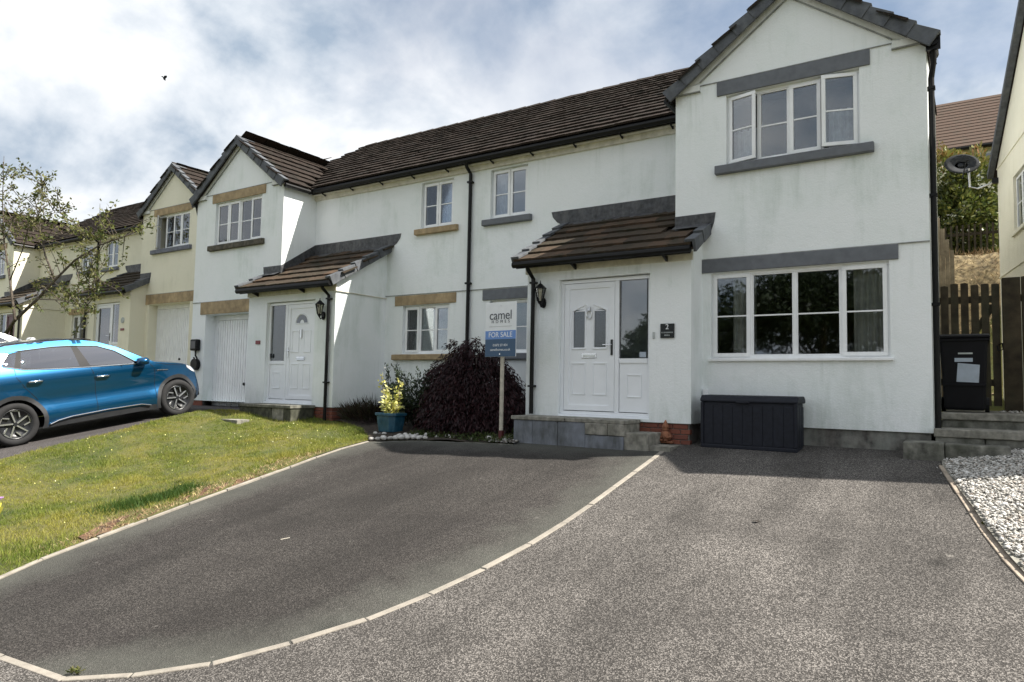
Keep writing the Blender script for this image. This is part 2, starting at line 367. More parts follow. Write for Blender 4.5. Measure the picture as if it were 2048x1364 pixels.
def nmesh(name, V, F, mat, parent=None, rnd=None, kind=None):
    V = np.asarray(V, np.float32); F = np.asarray(F, np.int32); me = bpy.data.meshes.new(name); k = F.shape[1]
    me.vertices.add(len(V)); me.vertices.foreach_set('co', V.ravel())
    me.loops.add(F.size); me.loops.foreach_set('vertex_index', F.ravel())
    me.polygons.add(len(F)); me.polygons.foreach_set('loop_start', np.arange(0, F.size, k, dtype=np.int32))
    me.update(calc_edges=True)
    if rnd is not None:
        a = me.attributes.new('rnd', 'FLOAT', 'POINT'); a.data.foreach_set('value', np.asarray(rnd, np.float32))
    me.materials.append(MATS[mat]); o = bpy.data.objects.new(name, me); link(o, parent)
    if kind: o['kind'] = kind
    return o
def unit(a): return a/np.maximum(np.linalg.norm(a, axis=1, keepdims=True), 1e-9)
def leaves(name, P, D, ln, wd, mat, parent=None, kind=None, fold=.15):
    P = np.asarray(P, float); n = len(P); D = unit(np.asarray(D, float)); ln = np.broadcast_to(ln, n)[:, None]*RNG.uniform(.65, 1.3, (n, 1)); wd = np.broadcast_to(wd, n)[:, None]*RNG.uniform(.7, 1.25, (n, 1))
    sd_ = unit(np.cross(D, RNG.normal(size=(n, 3)))); nn = np.cross(D, sd_)
    V = np.stack([P, P+D*ln*.5+sd_*wd*.5+nn*fold*wd, P+D*ln, P+D*ln*.5-sd_*wd*.5+nn*fold*wd], 1).reshape(-1, 3)
    F = np.arange(4*n).reshape(n, 4); r = np.repeat(RNG.random(n), 4)
    return nmesh(name, V, F, mat, parent, r, kind)
def text(s, size, loc, rot, mat, parent, name='lettering', ext=.001, spacing=1.0, align='CENTER'):
    cu = bpy.data.curves.new('t', 'FONT'); cu.body = s; cu.size = size; cu.extrude = ext; cu.align_x = align; cu.align_y = 'CENTER'; cu.space_character = spacing
    to = bpy.data.objects.new('t', cu); COL.objects.link(to); dg = bpy.context.evaluated_depsgraph_get()
    me = bpy.data.meshes.new_from_object(to.evaluated_get(dg)); bpy.data.objects.remove(to); bpy.data.curves.remove(cu)
    me.name = name; me.transform(Matrix.Translation(loc) @ rot.to_4x4()); me.materials.clear(); me.materials.append(MATS[mat])
    o = bpy.data.objects.new(name, me); return link(o, parent)
FRONT = Matrix.Rotation(R(90), 3, 'X')

# ------------------------------------------------------------------ ground
def ss(a, b, x):
    t = np.clip((x-a)/(b-a), 0, 1); return t*t*(3-2*t)
def sp(t, w): return w*np.log1p(np.exp(np.clip(t/w, -40, 40)))
def G(x, y):
    x = np.asarray(x, float); y = np.asarray(y, float); yy = np.maximum(y, -13.)
    Rr = -.22-.15*sp(-yy, .2); L = -.12-.16*sp(-(yy+1.2), .4); s = ss(-6.5, -9.5, x)
    z = Rr*(1-s)+L*s+.6*ss(-13.2, -15.5, x)
    back = ss(9.0, 13.0, y)*4.3+ss(14, 22, y)*2.6
    side = ss(3.3, 3.5, x)*ss(.6, 2.2, y)*.4
    return z+back+side
def inpoly(P, poly):
    P = np.asarray(P, float); x, y = P[:, 0], P[:, 1]; c = np.zeros(len(P), bool); n = len(poly)
    for i in range(n):
        x0, y0 = poly[i]; x1, y1 = poly[(i+1) % n]
        with np.errstate(divide='ignore', invalid='ignore'): h = ((y0 > y) != (y1 > y)) & (x < (x1-x0)*(y-y0)/(y1-y0)+x0)
        c ^= h
    return c
def densify(poly, step, closed=True):
    out = []; n = len(poly)
    for i in range(n if closed else n-1):
        a = np.array(poly[i], float); b = np.array(poly[(i+1) % n], float); k = max(1, int(np.linalg.norm(b-a)/step))
        out += [tuple(a+(b-a)*j/k) for j in range(k)]
    if not closed: out.append(tuple(poly[-1]))
    return out
def cdt(poly, step):
    P = densify(poly, step); xs = [p[0] for p in P]; ys = [p[1] for p in P]
    gx, gy = np.meshgrid(np.arange(min(xs), max(xs), step)+step*.37, np.arange(min(ys), max(ys), step)+step*.41)
    Q = np.stack([gx.ravel(), gy.ravel()], 1); Q = Q[inpoly(Q, P)]
    vs = [Vector(p) for p in P]+[Vector((float(a), float(b))) for a, b in Q]; n = len(P)
    v, _, f, _, _, _ = delaunay_2d_cdt(vs, [(i, (i+1) % n) for i in range(n)], [], 0, 1e-5)
    v = np.array([tuple(p) for p in v]); f = np.array([tuple(t) for t in f]); ok = inpoly(v[f].mean(1), P); return v, f[ok]
def dist_path(v, path):
    d = np.full(len(v), 9.0)
    for i in range(len(path)-1):
        a = np.array(path[i]); b = np.array(path[i+1]); ab = b-a+1e-9; t_ = np.clip(((v-a) @ ab)/(ab @ ab), 0, 1); d = np.minimum(d, np.linalg.norm(v-a-t_[:, None]*ab, axis=1))
    return d
def sheet(name, poly, dz, mat, step=.4, hf=None, wear=None):
    v, f = cdt(poly, step); z = G(v[:, 0], v[:, 1])+dz
    if hf is not None: z = z+hf(v[:, 0], v[:, 1])
    o = nmesh(name, np.column_stack([v, z]), f, mat, None, dist_path(v, wear) if wear else None); o['kind'] = 'structure'; o.data.shade_smooth(); return o
xs = np.concatenate([np.linspace(-300, -40, 14), np.arange(-39, 25, 1.0), np.linspace(26, 300, 14)]); ys = np.concatenate([np.linspace(-300, -31, 14), np.arange(-30, 32, 1.0), np.linspace(33, 400, 14)])
gx, gy = np.meshgrid(xs, ys); nx, ny = len(xs), len(ys)
idx = np.arange(nx*ny).reshape(ny, nx); F = np.stack([idx[:-1, :-1], idx[:-1, 1:], idx[1:, 1:], idx[1:, :-1]], -1).reshape(-1, 4)
gz = G(gx, gy)-.09
g0 = nmesh('ground', np.stack([gx, gy, gz], -1).reshape(-1, 3), F, 'lawn_soil'); g0['kind'] = 'structure'; g0.data.shade_smooth()

KERB = [(-3.1,-8.12),(-2.42,-8.05),(-1.79,-7.99),(-1.04,-7.93),(-.68,-7.7),(-.34,-7.38),(-.09,-6.96),(.13,-6.48),(.27,-5.95),(.36,-5.38),(.41,-4.75),(.41,-4.11),(.38,-3.49),(.33,-2.81),(.28,-2.12),(.23,-1.43),(.17,-.75)]
LAWN = [(-3.28,-8.05),(-3.54,-7.35),(-3.77,-6.8),(-3.87,-6.23),(-3.97,-5.81),(-4.15,-4.98),(-4.33,-3.99),(-4.56,-2.9),(-4.66,-2.25),(-4.64,-1.72)]
BED = [(-4.64,-1.72),(-4.25,-1.52),(-3.84,-1.40),(-3.27,-1.32),(-2.7,-1.27),(-2.37,-1.24),(-2.09,-1.2)]
GRAV = [(3.43,-.45),(3.45,-.75),(3.55,-1.33),(3.63,-1.82),(3.74,-2.43),(3.84,-3.02),(3.95,-3.55),(4.03,-3.86),(4.25,-4.7),(4.6,-5.8)]
CARL = [(-8.86,-5.39),(-8.98,-4.59),(-9.25,-3.53),(-9.5,-2.4),(-9.62,-1.7),(-9.55,-1.45),(-9.27,-1.05)]
sheet('driveway', KERB+[(.2,-.45),(-2.09,-.45)]+BED[::-1]+LAWN[::-1][1:], 0, 'asphalt_smooth', .22, wear=KERB[3:]+[(.17,-.75),(-.5,-1.1),(-2.09,-1.25)]+BED[::-1]+LAWN[::-1])
sheet('forecourt', [(6.5,-9),(8,-17),(-14,-17),(-9,-10.5),(-3.28,-8.2)]+KERB+[(.2,-.45),(.2,.1),(3.4,.1),(3.4,-.3)]+GRAV, 0, 'asphalt_coarse', .4)
sheet('car_drive', CARL+[(-9.27,.5),(-13.4,.5),(-13.4,-12),(-7.4,-12),(-8.6,-7.5)], 0, 'asphalt_old', .4)
LP = LAWN+[(-4.9,-1.45),(-5.6,-.95),(-6.6,-.5),(-6.95,-.42),(-9.0,-.42)]+CARL[::-1]+[(-8.5,-7.6),(-7.2,-9.2),(-4.5,-8.6)]
def mound(x, y): return .035+.03*np.sin(x*2.1)*np.cos(y*1.7)
LPa = LP
lawn = sheet('lawn', LP, 0.0, 'lawn_soil', .3, lambda x, y: mound(x, y)*np.clip((-x-3.4)*.8, .2, 1))
BP = BED+[(-2.09,-.4),(-2.34,-.4),(-2.34,1.0),(-6.95,1.0),(-6.95,-.42),(-6.6,-.5),(-5.6,-.95),(-4.9,-1.45)]
sheet('planting_bed', BP, .02, 'soil', .3, lambda x, y: .03*np.sin(x*5)*np.sin(y*4))
GP = GRAV+[(8,-6),(9,0),(5.6,.5),(4.6,.4),(3.45,-.2)]
def ghf(x, y): return .015+.10*np.clip((x-3.5)/.8, 0, 1)*np.clip((y+4.5)/2, 0, 1)
sheet('gravel_bed', GP, 0.0, 'concrete', .3, ghf)

# edging strips
def edging(name, path, w, h, mat, jitter=0.0, ends=.006, bevel=.006):
    root = obj(name, MB().box(path[0][0], path[0][0]+.02, path[0][1], path[0][1]+.02, float(G(*path[0]))-.2, float(G(*path[0]))-.15), mat); root['kind'] = 'structure'
    for i in range(len(path)-1):
        a = Vector((*path[i], float(G(*path[i])))); b = Vector((*path[i+1], float(G(*path[i+1])))); t = (b-a).normalized(); a = a+t*ends; b = b-t*ends
        sv = Vector((-t.y, t.x, 0)).normalized()*(w/2); j = random.uniform(-jitter, jitter); hh = Vector((0, 0, h+j)); dn = Vector((0, 0, -.10)); j2 = Vector((random.uniform(-jitter, jitter), random.uniform(-jitter, jitter), 0))
        mb = MB().add([a-sv+dn, a+sv+dn, b+sv+dn, b-sv+dn, a-sv+hh+j2, a+sv+hh+j2, b+sv+hh, b-sv+hh], [(3,2,1,0),(4,5,6,7),(0,1,5,4),(1,2,6,5),(2,3,7,6),(3,0,4,7)])
        o = obj('edging_block', mb, mat, None, bevel); o.parent = root; o.matrix_parent_inverse = Matrix()
    return root
edging('drive_edging', KERB, .062, .008, 'edging_concrete', .004)
def resample(path, step):
    P = [Vector(p) for p in path]; L = [0]
    for i in range(1, len(P)): L.append(L[-1]+(P[i]-P[i-1]).length)
    n = max(1, round(L[-1]/step)); out = []
    for k in range(n+1):
        d = L[-1]*k/n; i = next(j for j in range(1, len(L)) if d <= L[j]+1e-9); u = (d-L[i-1])/(L[i]-L[i-1]); out.append(tuple(P[i-1].lerp(P[i], u)))
    return out
edging('lawn_edging', resample(LAWN, .62), .05, .022, 'edging_concrete', .006)
edging('bed_edging', resample(BED, .8), .035, .006, 'old_concrete', .004)
edging('gravel_edging', resample(GRAV[1:], .55), .085, .015, 'timber_edging', .005)
edging('car_drive_edging', resample(CARL, .9), .05, .006, 'old_concrete', .006)

# ------------------------------------------------------------------ houses (template metres: wing x 0..WW, party wall at XC)
WW, XC, DM, DP = 3.339, -4.616, .944, -.485
ZB, ZK = 2.415, 5.02; EY, EZ, MS = .72, 5.03, .644; RY = 5.0; RX = 2.72; RZ = EZ+MS*(RY-EY)
WS, WEX, WEZ = .747, -.12, 4.99; WRZ = WEZ+WS*(WW/2-WEX)
PX1, PX2, PEY, PEZ, PS = -2.343, .419, -.72, 2.50, .578
def hw(x): return WRZ-WS*abs(x-WW/2)
def mz(y): return EZ+MS*(y-EY) if y < RY else RZ-MS*(y-RY)

def wallpanel(mb, axis, c, u0, u1, z0, z1, holes, depth=.14, inward=1):
    us = sorted({u0, u1, *[h[0] for h in holes], *[h[1] for h in holes]}); zs = sorted({z0, z1, *[h[2] for h in holes], *[h[3] for h in holes]})
    P = (lambda u, z, d=0: (u, c+d*inward, z)) if axis == 'x' else (lambda u, z, d=0: (c+d*inward, u, z))
    for i in range(len(us)-1):
        for j in range(len(zs)-1):
            um, zm = (us[i]+us[i+1])/2, (zs[j]+zs[j+1])/2
            if any(h[0] < um < h[1] and h[2] < zm < h[3] for h in holes): continue
            mb.quad(P(us[i], zs[j]), P(us[i+1], zs[j]), P(us[i+1], zs[j+1]), P(us[i], zs[j+1]))
    for a, b, p, q in holes:
        mb.quad(P(a, p), P(a, q), P(a, q, depth), P(a, p, depth)); mb.quad(P(b, p), P(b, q), P(b, q, depth), P(b, p, depth))
        mb.quad(P(a, q), P(b, q), P(b, q, depth), P(a, q, depth)); mb.quad(P(a, p), P(b, p), P(b, p, depth), P(a, p, depth))

def window(root, X, fl, x0, x1, z0, z1, y, lights, bars=True, name='window', curtains=(), glass='window_glass', sashw=.052, fr=.045):
    """lights: list of (weight, kind, angle) kind c=casement f=fixed; y is the plane of the frame's outer face"""
    mb = MB(X, fl); mb.box(x0, x1, y, y+.07, z0, z0+fr); mb.box(x0, x1, y, y+.07, z1-fr, z1); mb.box(x0, x0+fr, y+.001, y+.069, z0+fr, z1-fr); mb.box(x1-fr, x1, y+.001, y+.069, z0+fr, z1-fr)
    tot = sum(l[0] for l in lights); mw = .040; inner = x1-x0-2*fr-mw*(len(lights)-1); x = x0+fr; cells = []
    for i, l in enumerate(lights):
        w = inner*l[0]/tot; cells.append((x, x+w, l)); x += w
        if i < len(lights)-1: mb.box(x, x+mw, y+.002, y+.068, z0+fr, z1-fr); x += mw
    wo_ = obj(name, mb, 'upvc', root, .004)
    for a, b, (wt, kind, ang) in cells:
        c0, c1 = z0+fr, z1-fr
        if kind == 'c':
            a2, b2, c2, d2 = a-.014, b+.014, c0-.014, c1+.014; f = sashw; yy0, yy1 = y-.022, y+.03
        else: a2, b2, c2, d2 = a, b, c0, c1; f = .018; yy0, yy1 = y+.008, y+.05
        T = None
        if ang:
            h = a2 if ang > 0 else b2; th = R(abs(ang)); sgn = 1 if ang > 0 else -1
            T = lambda px, py, pz, h=h, th=th, sgn=sgn: (h+(px-h)*math.cos(th)+(py-yy0)*math.sin(th)*sgn*0, yy0+(py-yy0)*math.cos(th)-abs(px-h)*math.sin(th), pz)
        sm = MB(X, fl)
        for bx in ((a2, b2, c2, c2+f), (a2, b2, d2-f, d2), (a2, a2+f, c2+f, d2-f), (b2-f, b2, c2+f, d2-f)): sm.box(bx[0], bx[1], yy0, yy1, bx[2], bx[3], T)
        s = obj('sash', sm, 'upvc', wo_, .004)
        zm = (c2+d2)/2-.01
        if bars: obj('glazing_bar', MB(X, fl).box(a2+f, b2-f, yy0+.012, yy0+.030, zm-.010, zm+.010, T), 'upvc', wo_)
        obj('pane', MB(X, fl).box(a2+f-.006, b2-f+.006, yy0+.016, yy0+.026, c2+f-.006, d2-f+.006, T), glass, wo_)
    for (a, b, c0, c1, m_, folds) in curtains:
        cm = MB(X, fl); n = folds*6; vs = []
        for i in range(n+1):
            u = a+(b-a)*i/n; d = .035*math.sin(i/6*2*math.pi)
            vs += [(u, y+.16+d, c0), (u, y+.16+d, c1)]
        cm.add(vs, [(2*i, 2*i+2, 2*i+3, 2*i+1) for i in range(n)]); obj('curtain', cm, m_, wo_, smooth=True, fix=False)
    return wo_

def tile_mesh(w=.326, ln=.42, seed=0):
    rnd = random.Random(seed); nx_ = 4; vs = []; fs = []
    for j, (yy, zt, zb) in enumerate(((0, .060, .024), (.2, .040, .010), (ln, .014, -.006))):
        for i in range(nx_+1):
            q = rnd.uniform(-.0035, .0035); vs.append((-w/2+w*i/nx_, yy+(rnd.uniform(-.006, .006) if j == 0 else 0), zt+q))
        vs += [(-w/2, yy, zb), (w/2, yy, zb)]
    k = nx_+3
    for j in range(2):
        for i in range(nx_): fs.append((j*k+i, j*k+i+1, (j+1)*k+i+1, (j+1)*k+i))
        fs.append((j*k+k-2, j*k, (j+1)*k, (j+1)*k+k-2)); fs.append((j*k+nx_, j*k+k-1, (j+1)*k+k-1, (j+1)*k+nx_))
    fs.append((k-2, k-1)+tuple(range(nx_, -1, -1)))
    me = bpy.data.meshes.new('roof_tile'); me.from_pydata(vs, [], fs); return me
TILES = {}
def tiles_for(mat):
    if mat not in TILES:
        TILES[mat] = [tile_mesh(seed=i) for i in range(4)]
        for t in TILES[mat]: t.materials.append(MATS[mat])
    return TILES[mat]
def lay_tiles(root, X, sgn, spots, mat, limit, slope, axis='x', left=True):
    """spots: (x,y,z, keyDist) lower-edge centre in template; first `limit` nearest become parts"""
    ang = math.atan(slope); C0 = Vector(CAM); items = []
    for (x, y, z) in spots:
        p = Vector(X(x, y, z)); items.append(((p-C0).length, p))
    items.sort(key=lambda t: t[0]); mm = tiles_for(mat)
    if axis == 'x': rz = 0.0
    else: rz = R(-90) if left else R(90)     # facing -x: up slope towards +x
    far = []
    for k, (d, p) in enumerate(items):
        Rm = Matrix.Rotation(rz+random.gauss(0, .004), 4, 'Z') @ Matrix.Rotation(ang+random.gauss(0, .006), 4, 'X'); Mx = Matrix.Translation(p+Vector((0, 0, random.gauss(0, .0025)))) @ Rm
        if k < limit:
            o = bpy.data.objects.new('roof_tile', mm[k % 4]); COL.objects.link(o); o.parent = root; o.matrix_parent_inverse = Matrix(); o.matrix_basis = Mx
        else: far.append((mm[k % 4], Mx))
    if far:
        V = []; Fc = []; cache = {}
        for me, Mx in far:
            if me not in cache:
                co = np.empty(len(me.vertices)*3, np.float32); me.vertices.foreach_get('co', co); cache[me] = (co.reshape(-1, 3), [tuple(p.vertices) for p in me.polygons])
            co, pf = cache[me]; A = np.array(Mx); k = len(V); V += (co @ A[:3, :3].T+A[:3, 3]).tolist(); Fc += [tuple(k+i for i in f) for f in pf]
        mb = MB(); mb.v = V; mb.f = Fc; o = obj('roof_tiles', mb, mat, None, fix=False); o.parent = root; o.matrix_parent_inverse = Matrix(); o['kind'] = 'stuff'

def verge_run(root, X, fl, a, b, n, mat, wdt=.10, drop=.13, out=Vector((0, -1, 0)), name='verge_tile'):
    """dark cap units from a (low) to b (high) along a rake; out = outward horizontal direction"""
    a = Vector(a); b = Vector(b); t = (b-a)/n; tn = t.normalized(); nrm = out.cross(tn).normalized()
    if nrm.z < 0: nrm = -nrm
    for i in range(n):
        p = a+t*i; q = a+t*(i+1)+tn*.05; lift = nrm*.022; o1 = out*.035; i1 = -out*wdt
        def sec(c, l, s=1.0): return [c+o1*s-nrm*drop, c+o1*s+nrm*(.04+l), c+i1+nrm*(.04+l), c+i1+nrm*(.0+l), c+o1*.2+nrm*l, c+o1*.2-nrm*drop]
        A = sec(p, .040, 1.45); B = sec(q, 0.0)
        mb = MB(X, fl).add(A+B, [tuple(range(6)), tuple(range(11, 5, -1))]+[(k, (k+1) % 6, 6+(k+1) % 6, 6+k) for k in range(6)])
        obj(name, mb, mat, root, .004)

def door_panel_trim(mb, x0, x1, z0, z1, y, w=.018, d=.012):
    mb.box(x0, x1, y-d, y, z0, z0+w); mb.box(x0, x1, y-d, y, z1-w, z1); mb.box(x0, x0+w, y-d*.9, y, z0+w, z1-w); mb.box(x1-w, x1, y-d*.9, y, z0+w, z1-w)

def front_door(root, X, fl, style):
    x0, x1, z0, z1, y = -1.745, -.208, .068, 2.188, DP+.075
    xm = -.77; fr = .055
    mb = MB(X, fl); mb.box(x0, x1, y, y+.07, z1-fr, z1); mb.box(x0, x1, y-.01, y+.07, z0, z0+fr*.9); mb.box(x0, x0+fr, y+.001, y+.069, z0+fr*.9, z1-fr); mb.box(x1-fr, x1, y+.001, y+.069, z0+fr*.9, z1-fr); mb.box(xm-.035, xm+.035, y+.001, y+.069, z0+fr*.9, z1-fr)
    mb.box(x0-.03, x1+.03, y-.05, y+.03, z0-.035, z0-.001)
    d = obj('front_door', mb, 'upvc_door', root, .005)
    a, b, c, e_ = x0+fr+.006, xm-.041, z0+fr*.9+.012, z1-fr-.006
    leafmat = 'red_door' if style == 'red' else 'upvc_door'
    lm = MB(X, fl); yl = y+.005
    sw = .085                                   # stile width
    lm.box(a, b, yl, yl+.05, c, c+sw); lm.box(a, b, yl, yl+.05, e_-sw, e_); lm.box(a, a+sw, yl+.001, yl+.049, c+sw, e_-sw); lm.box(b-sw, b, yl+.001, yl+.049, c+sw, e_-sw)
    pa, pb, pc, pd = a+sw, b-sw, c+sw, e_-sw; yp = yl+.018; w_ = pb-pa; mid = (pa+pb)/2
    glasses = []
    if style in ('two_light', 'fan', 'red'):
        if style == 'two_light':
            g = [(pa+.10*w_, pa+.38*w_), (pa+.62*w_, pa+.90*w_)]; gz0, gz1 = pc+.90, pc+1.50
            cuts = [(q[0], q[1], gz0, gz1) for q in g]
        elif style == 'fan': cuts = []
        else: cuts = [(mid-.13, mid+.13, pc+1.0, pc+1.5)]
        wallpanel(lm, 'x', yp, pa, pb, pc, pd, cuts, .02)
        if style == 'two_light':
            for i, (g0_, g1_) in enumerate(g):
                lo, hi = (gz1-.02, gz1+.075) if i == 0 else (gz1+.075, gz1-.02)
                lm.prism([(g0_, yp-.001, gz1-.03), (g1_, yp-.001, gz1-.03), (g1_, yp-.001, gz1-.03 if i else gz1), (g0_, yp-.001, gz1-.03 if not i else gz1)], (0, .01, 0))
                t = .022
                for (u, v) in (((g0_-t, gz0-t), (g0_-t, lo)), ((g0_-t, lo), (g1_+t, hi)), ((g1_+t, hi), (g1_+t, gz0-t)), ((g1_+t, gz0-t), (g0_-t, gz0-t))):
                    lm.tube([(u[0], yp-.002, u[1]), (v[0], yp-.002, v[1])], .013, 6)
                glasses.append([(g0_, yp+.012, gz0), (g1_, yp+.012, gz0), (g1_, yp+.012, gz1), (g0_, yp+.012, gz1)])
            for q in g: door_panel_trim(lm, q[0]-.02, q[1]+.02, pc+.16, pc+.66, yp)
        elif style == 'fan':
            for q in ((pa+.08*w_, pa+.40*w_), (pa+.60*w_, pa+.92*w_)): door_panel_trim(lm, q[0], q[1], pc+.14, pc+.66, yp); door_panel_trim(lm, q[0], q[1], pc+.90, pc+1.36, yp)
            cx_, cz_ = mid, pc+1.52; ro, ri = .17, .065; n = 12
            o_ = [(cx_+ro*math.cos(math.pi*k/n), yp-.004, cz_+ro*math.sin(math.pi*k/n)) for k in range(n+1)]; i_ = [(cx_+ri*math.cos(math.pi*k/n), yp-.004, cz_+ri*math.sin(math.pi*k/n)) for k in range(n, -1, -1)]
            glasses.append(o_+i_)
            lm.tube([(cx_-ro-.02, yp-.004, cz_-.015)]+[(cx_+(ro+.02)*math.cos(math.pi-math.pi*k/n), yp-.004, cz_+(ro+.02)*math.sin(math.pi*k/n)) for k in range(n+1)]+[(cx_+ro+.02, yp-.004, cz_-.015), (cx_-ro-.03, yp-.004, cz_-.015)], .012, 6)
    else:   # glazed
        gl = [(pa, yp+.01, pc+.62), (pb, yp+.01, pc+.62), (pb, yp+.01, pd), (pa, yp+.01, pd)]; glasses.append(gl); lm.box(pa, pb, yl+.002, yl+.048, pc+.54, pc+.62); lm.box(pa, pb, yp, yp+.02, pc, pc+.54)
    leaf = obj('door_leaf', lm, leafmat, d, .003)
    for q in glasses: obj('pane', MB(X, fl).prism(q, (0, .004, 0)), 'obscure_glass' if style != 'glazed' else 'window_glass', d)
    # handle on the panel side of the leaf, letterbox, knocker
    hx = b-.042 if style != 'fan' else b-.042
    hb = MB(X, fl).box(hx-.018, hx+.018, yl-.012, yl, c+.86, c+1.10); obj('handle_plate', hb, 'silver' if style == 'fan' else 'rim_dark', d, .004)
    obj('door_handle', MB(X, fl).tube([(hx, yl-.01, c+1.02), (hx, yl-.05, c+1.02), (hx-.13, yl-.055, c+1.02)], .010, 8), 'chrome', d)
    if style in ('two_light', 'fan'):
        lz = pc+.77; obj('letterbox', MB(X, fl).box(mid-.13, mid+.13, yp-.012, yp+.002, lz-.038, lz+.038), 'chrome', d, .006); obj('letter_flap', MB(X, fl).box(mid-.105, mid+.105, yp-.018, yp-.010, lz-.02, lz+.018), 'silver', d, .003)
        kz = pc+1.42 if style == 'two_light' else pc+1.30
        if style == 'two_light':
            k_ = MB(X, fl); k_.tube([(mid+.045*math.sin(t*.52), yp-.02, kz+.07*math.cos(t*.52)) for t in range(13)], .009, 6); k_.tube([(mid, yp-.012, kz+.12), (mid, yp-.03, kz+.05)], [.012, .022], 8)
        else: k_ = MB(X, fl).box(mid-.02, mid+.02, yp-.03, yp, kz-.10, kz+.08)
        obj('door_knocker', k_, 'silver', d)
    # side panel
    sa, sb = xm+.041, x1-fr-.006; sz = z0+.80; sm = MB(X, fl)
    sm.box(sa, sb, y+.004, y+.05, sz, sz+.07); wallpanel(sm, 'x', y+.022, sa, sb, c, sz, [], .02)
    door_panel_trim(sm, sa+.12, sb-.10, c+.22, sz-.17, y+.022)
    obj('side_panel', sm, 'upvc_door', d, .003)
    obj('pane', MB(X, fl).box(sa+.02, sb-.02, y+.02, y+.03, sz+.07, e_), 'window_glass' if style != 'fan' else 'obscure_glass', d)
    if style == 'two_light':
        obj('window_sticker', MB(X, fl).box(sb-.135, sb-.03, y+.0165, y+.0185, sz+.085, sz+.165), 'sticker', d)
    return d

def brick_course(root, X, fl, x0, x1, y, z1, n, axis='x', bm=[None]):
    if bm[0] is None:
        bmm = bmesh.new(); bmesh.ops.create_cube(bmm, size=1.0); bmesh.ops.scale(bmm, vec=(.215, .09, .065), verts=bmm.verts); bmesh.ops.bevel(bmm, geom=bmm.edges, offset=.005, segments=1, affect='EDGES')
        me = bpy.data.meshes.new('brick'); bmm.to_mesh(me); bmm.free(); me.materials.append(MATS['brick']); bm[0] = me
    for k in range(n):
        zc_ = z1-.0375-.075*k; u = x0; first = True
        while u < x1-.03:
            w = min(.1025 if (first and k % 2) else .215, x1-u); first = False; uc = u+w/2; p = X(uc, y+.045, zc_) if axis == 'x' else X(y-.045, uc, zc_)
            o = bpy.data.objects.new('brick', bm[0]); COL.objects.link(o); o.parent = root; o.matrix_parent_inverse = Matrix(); o.scale.x = w/.215
            o.location = (p[0], p[1]+random.gauss(0, .0015), p[2])
            if axis != 'x': o.rotation_euler.z = R(90)
            u += w+.01

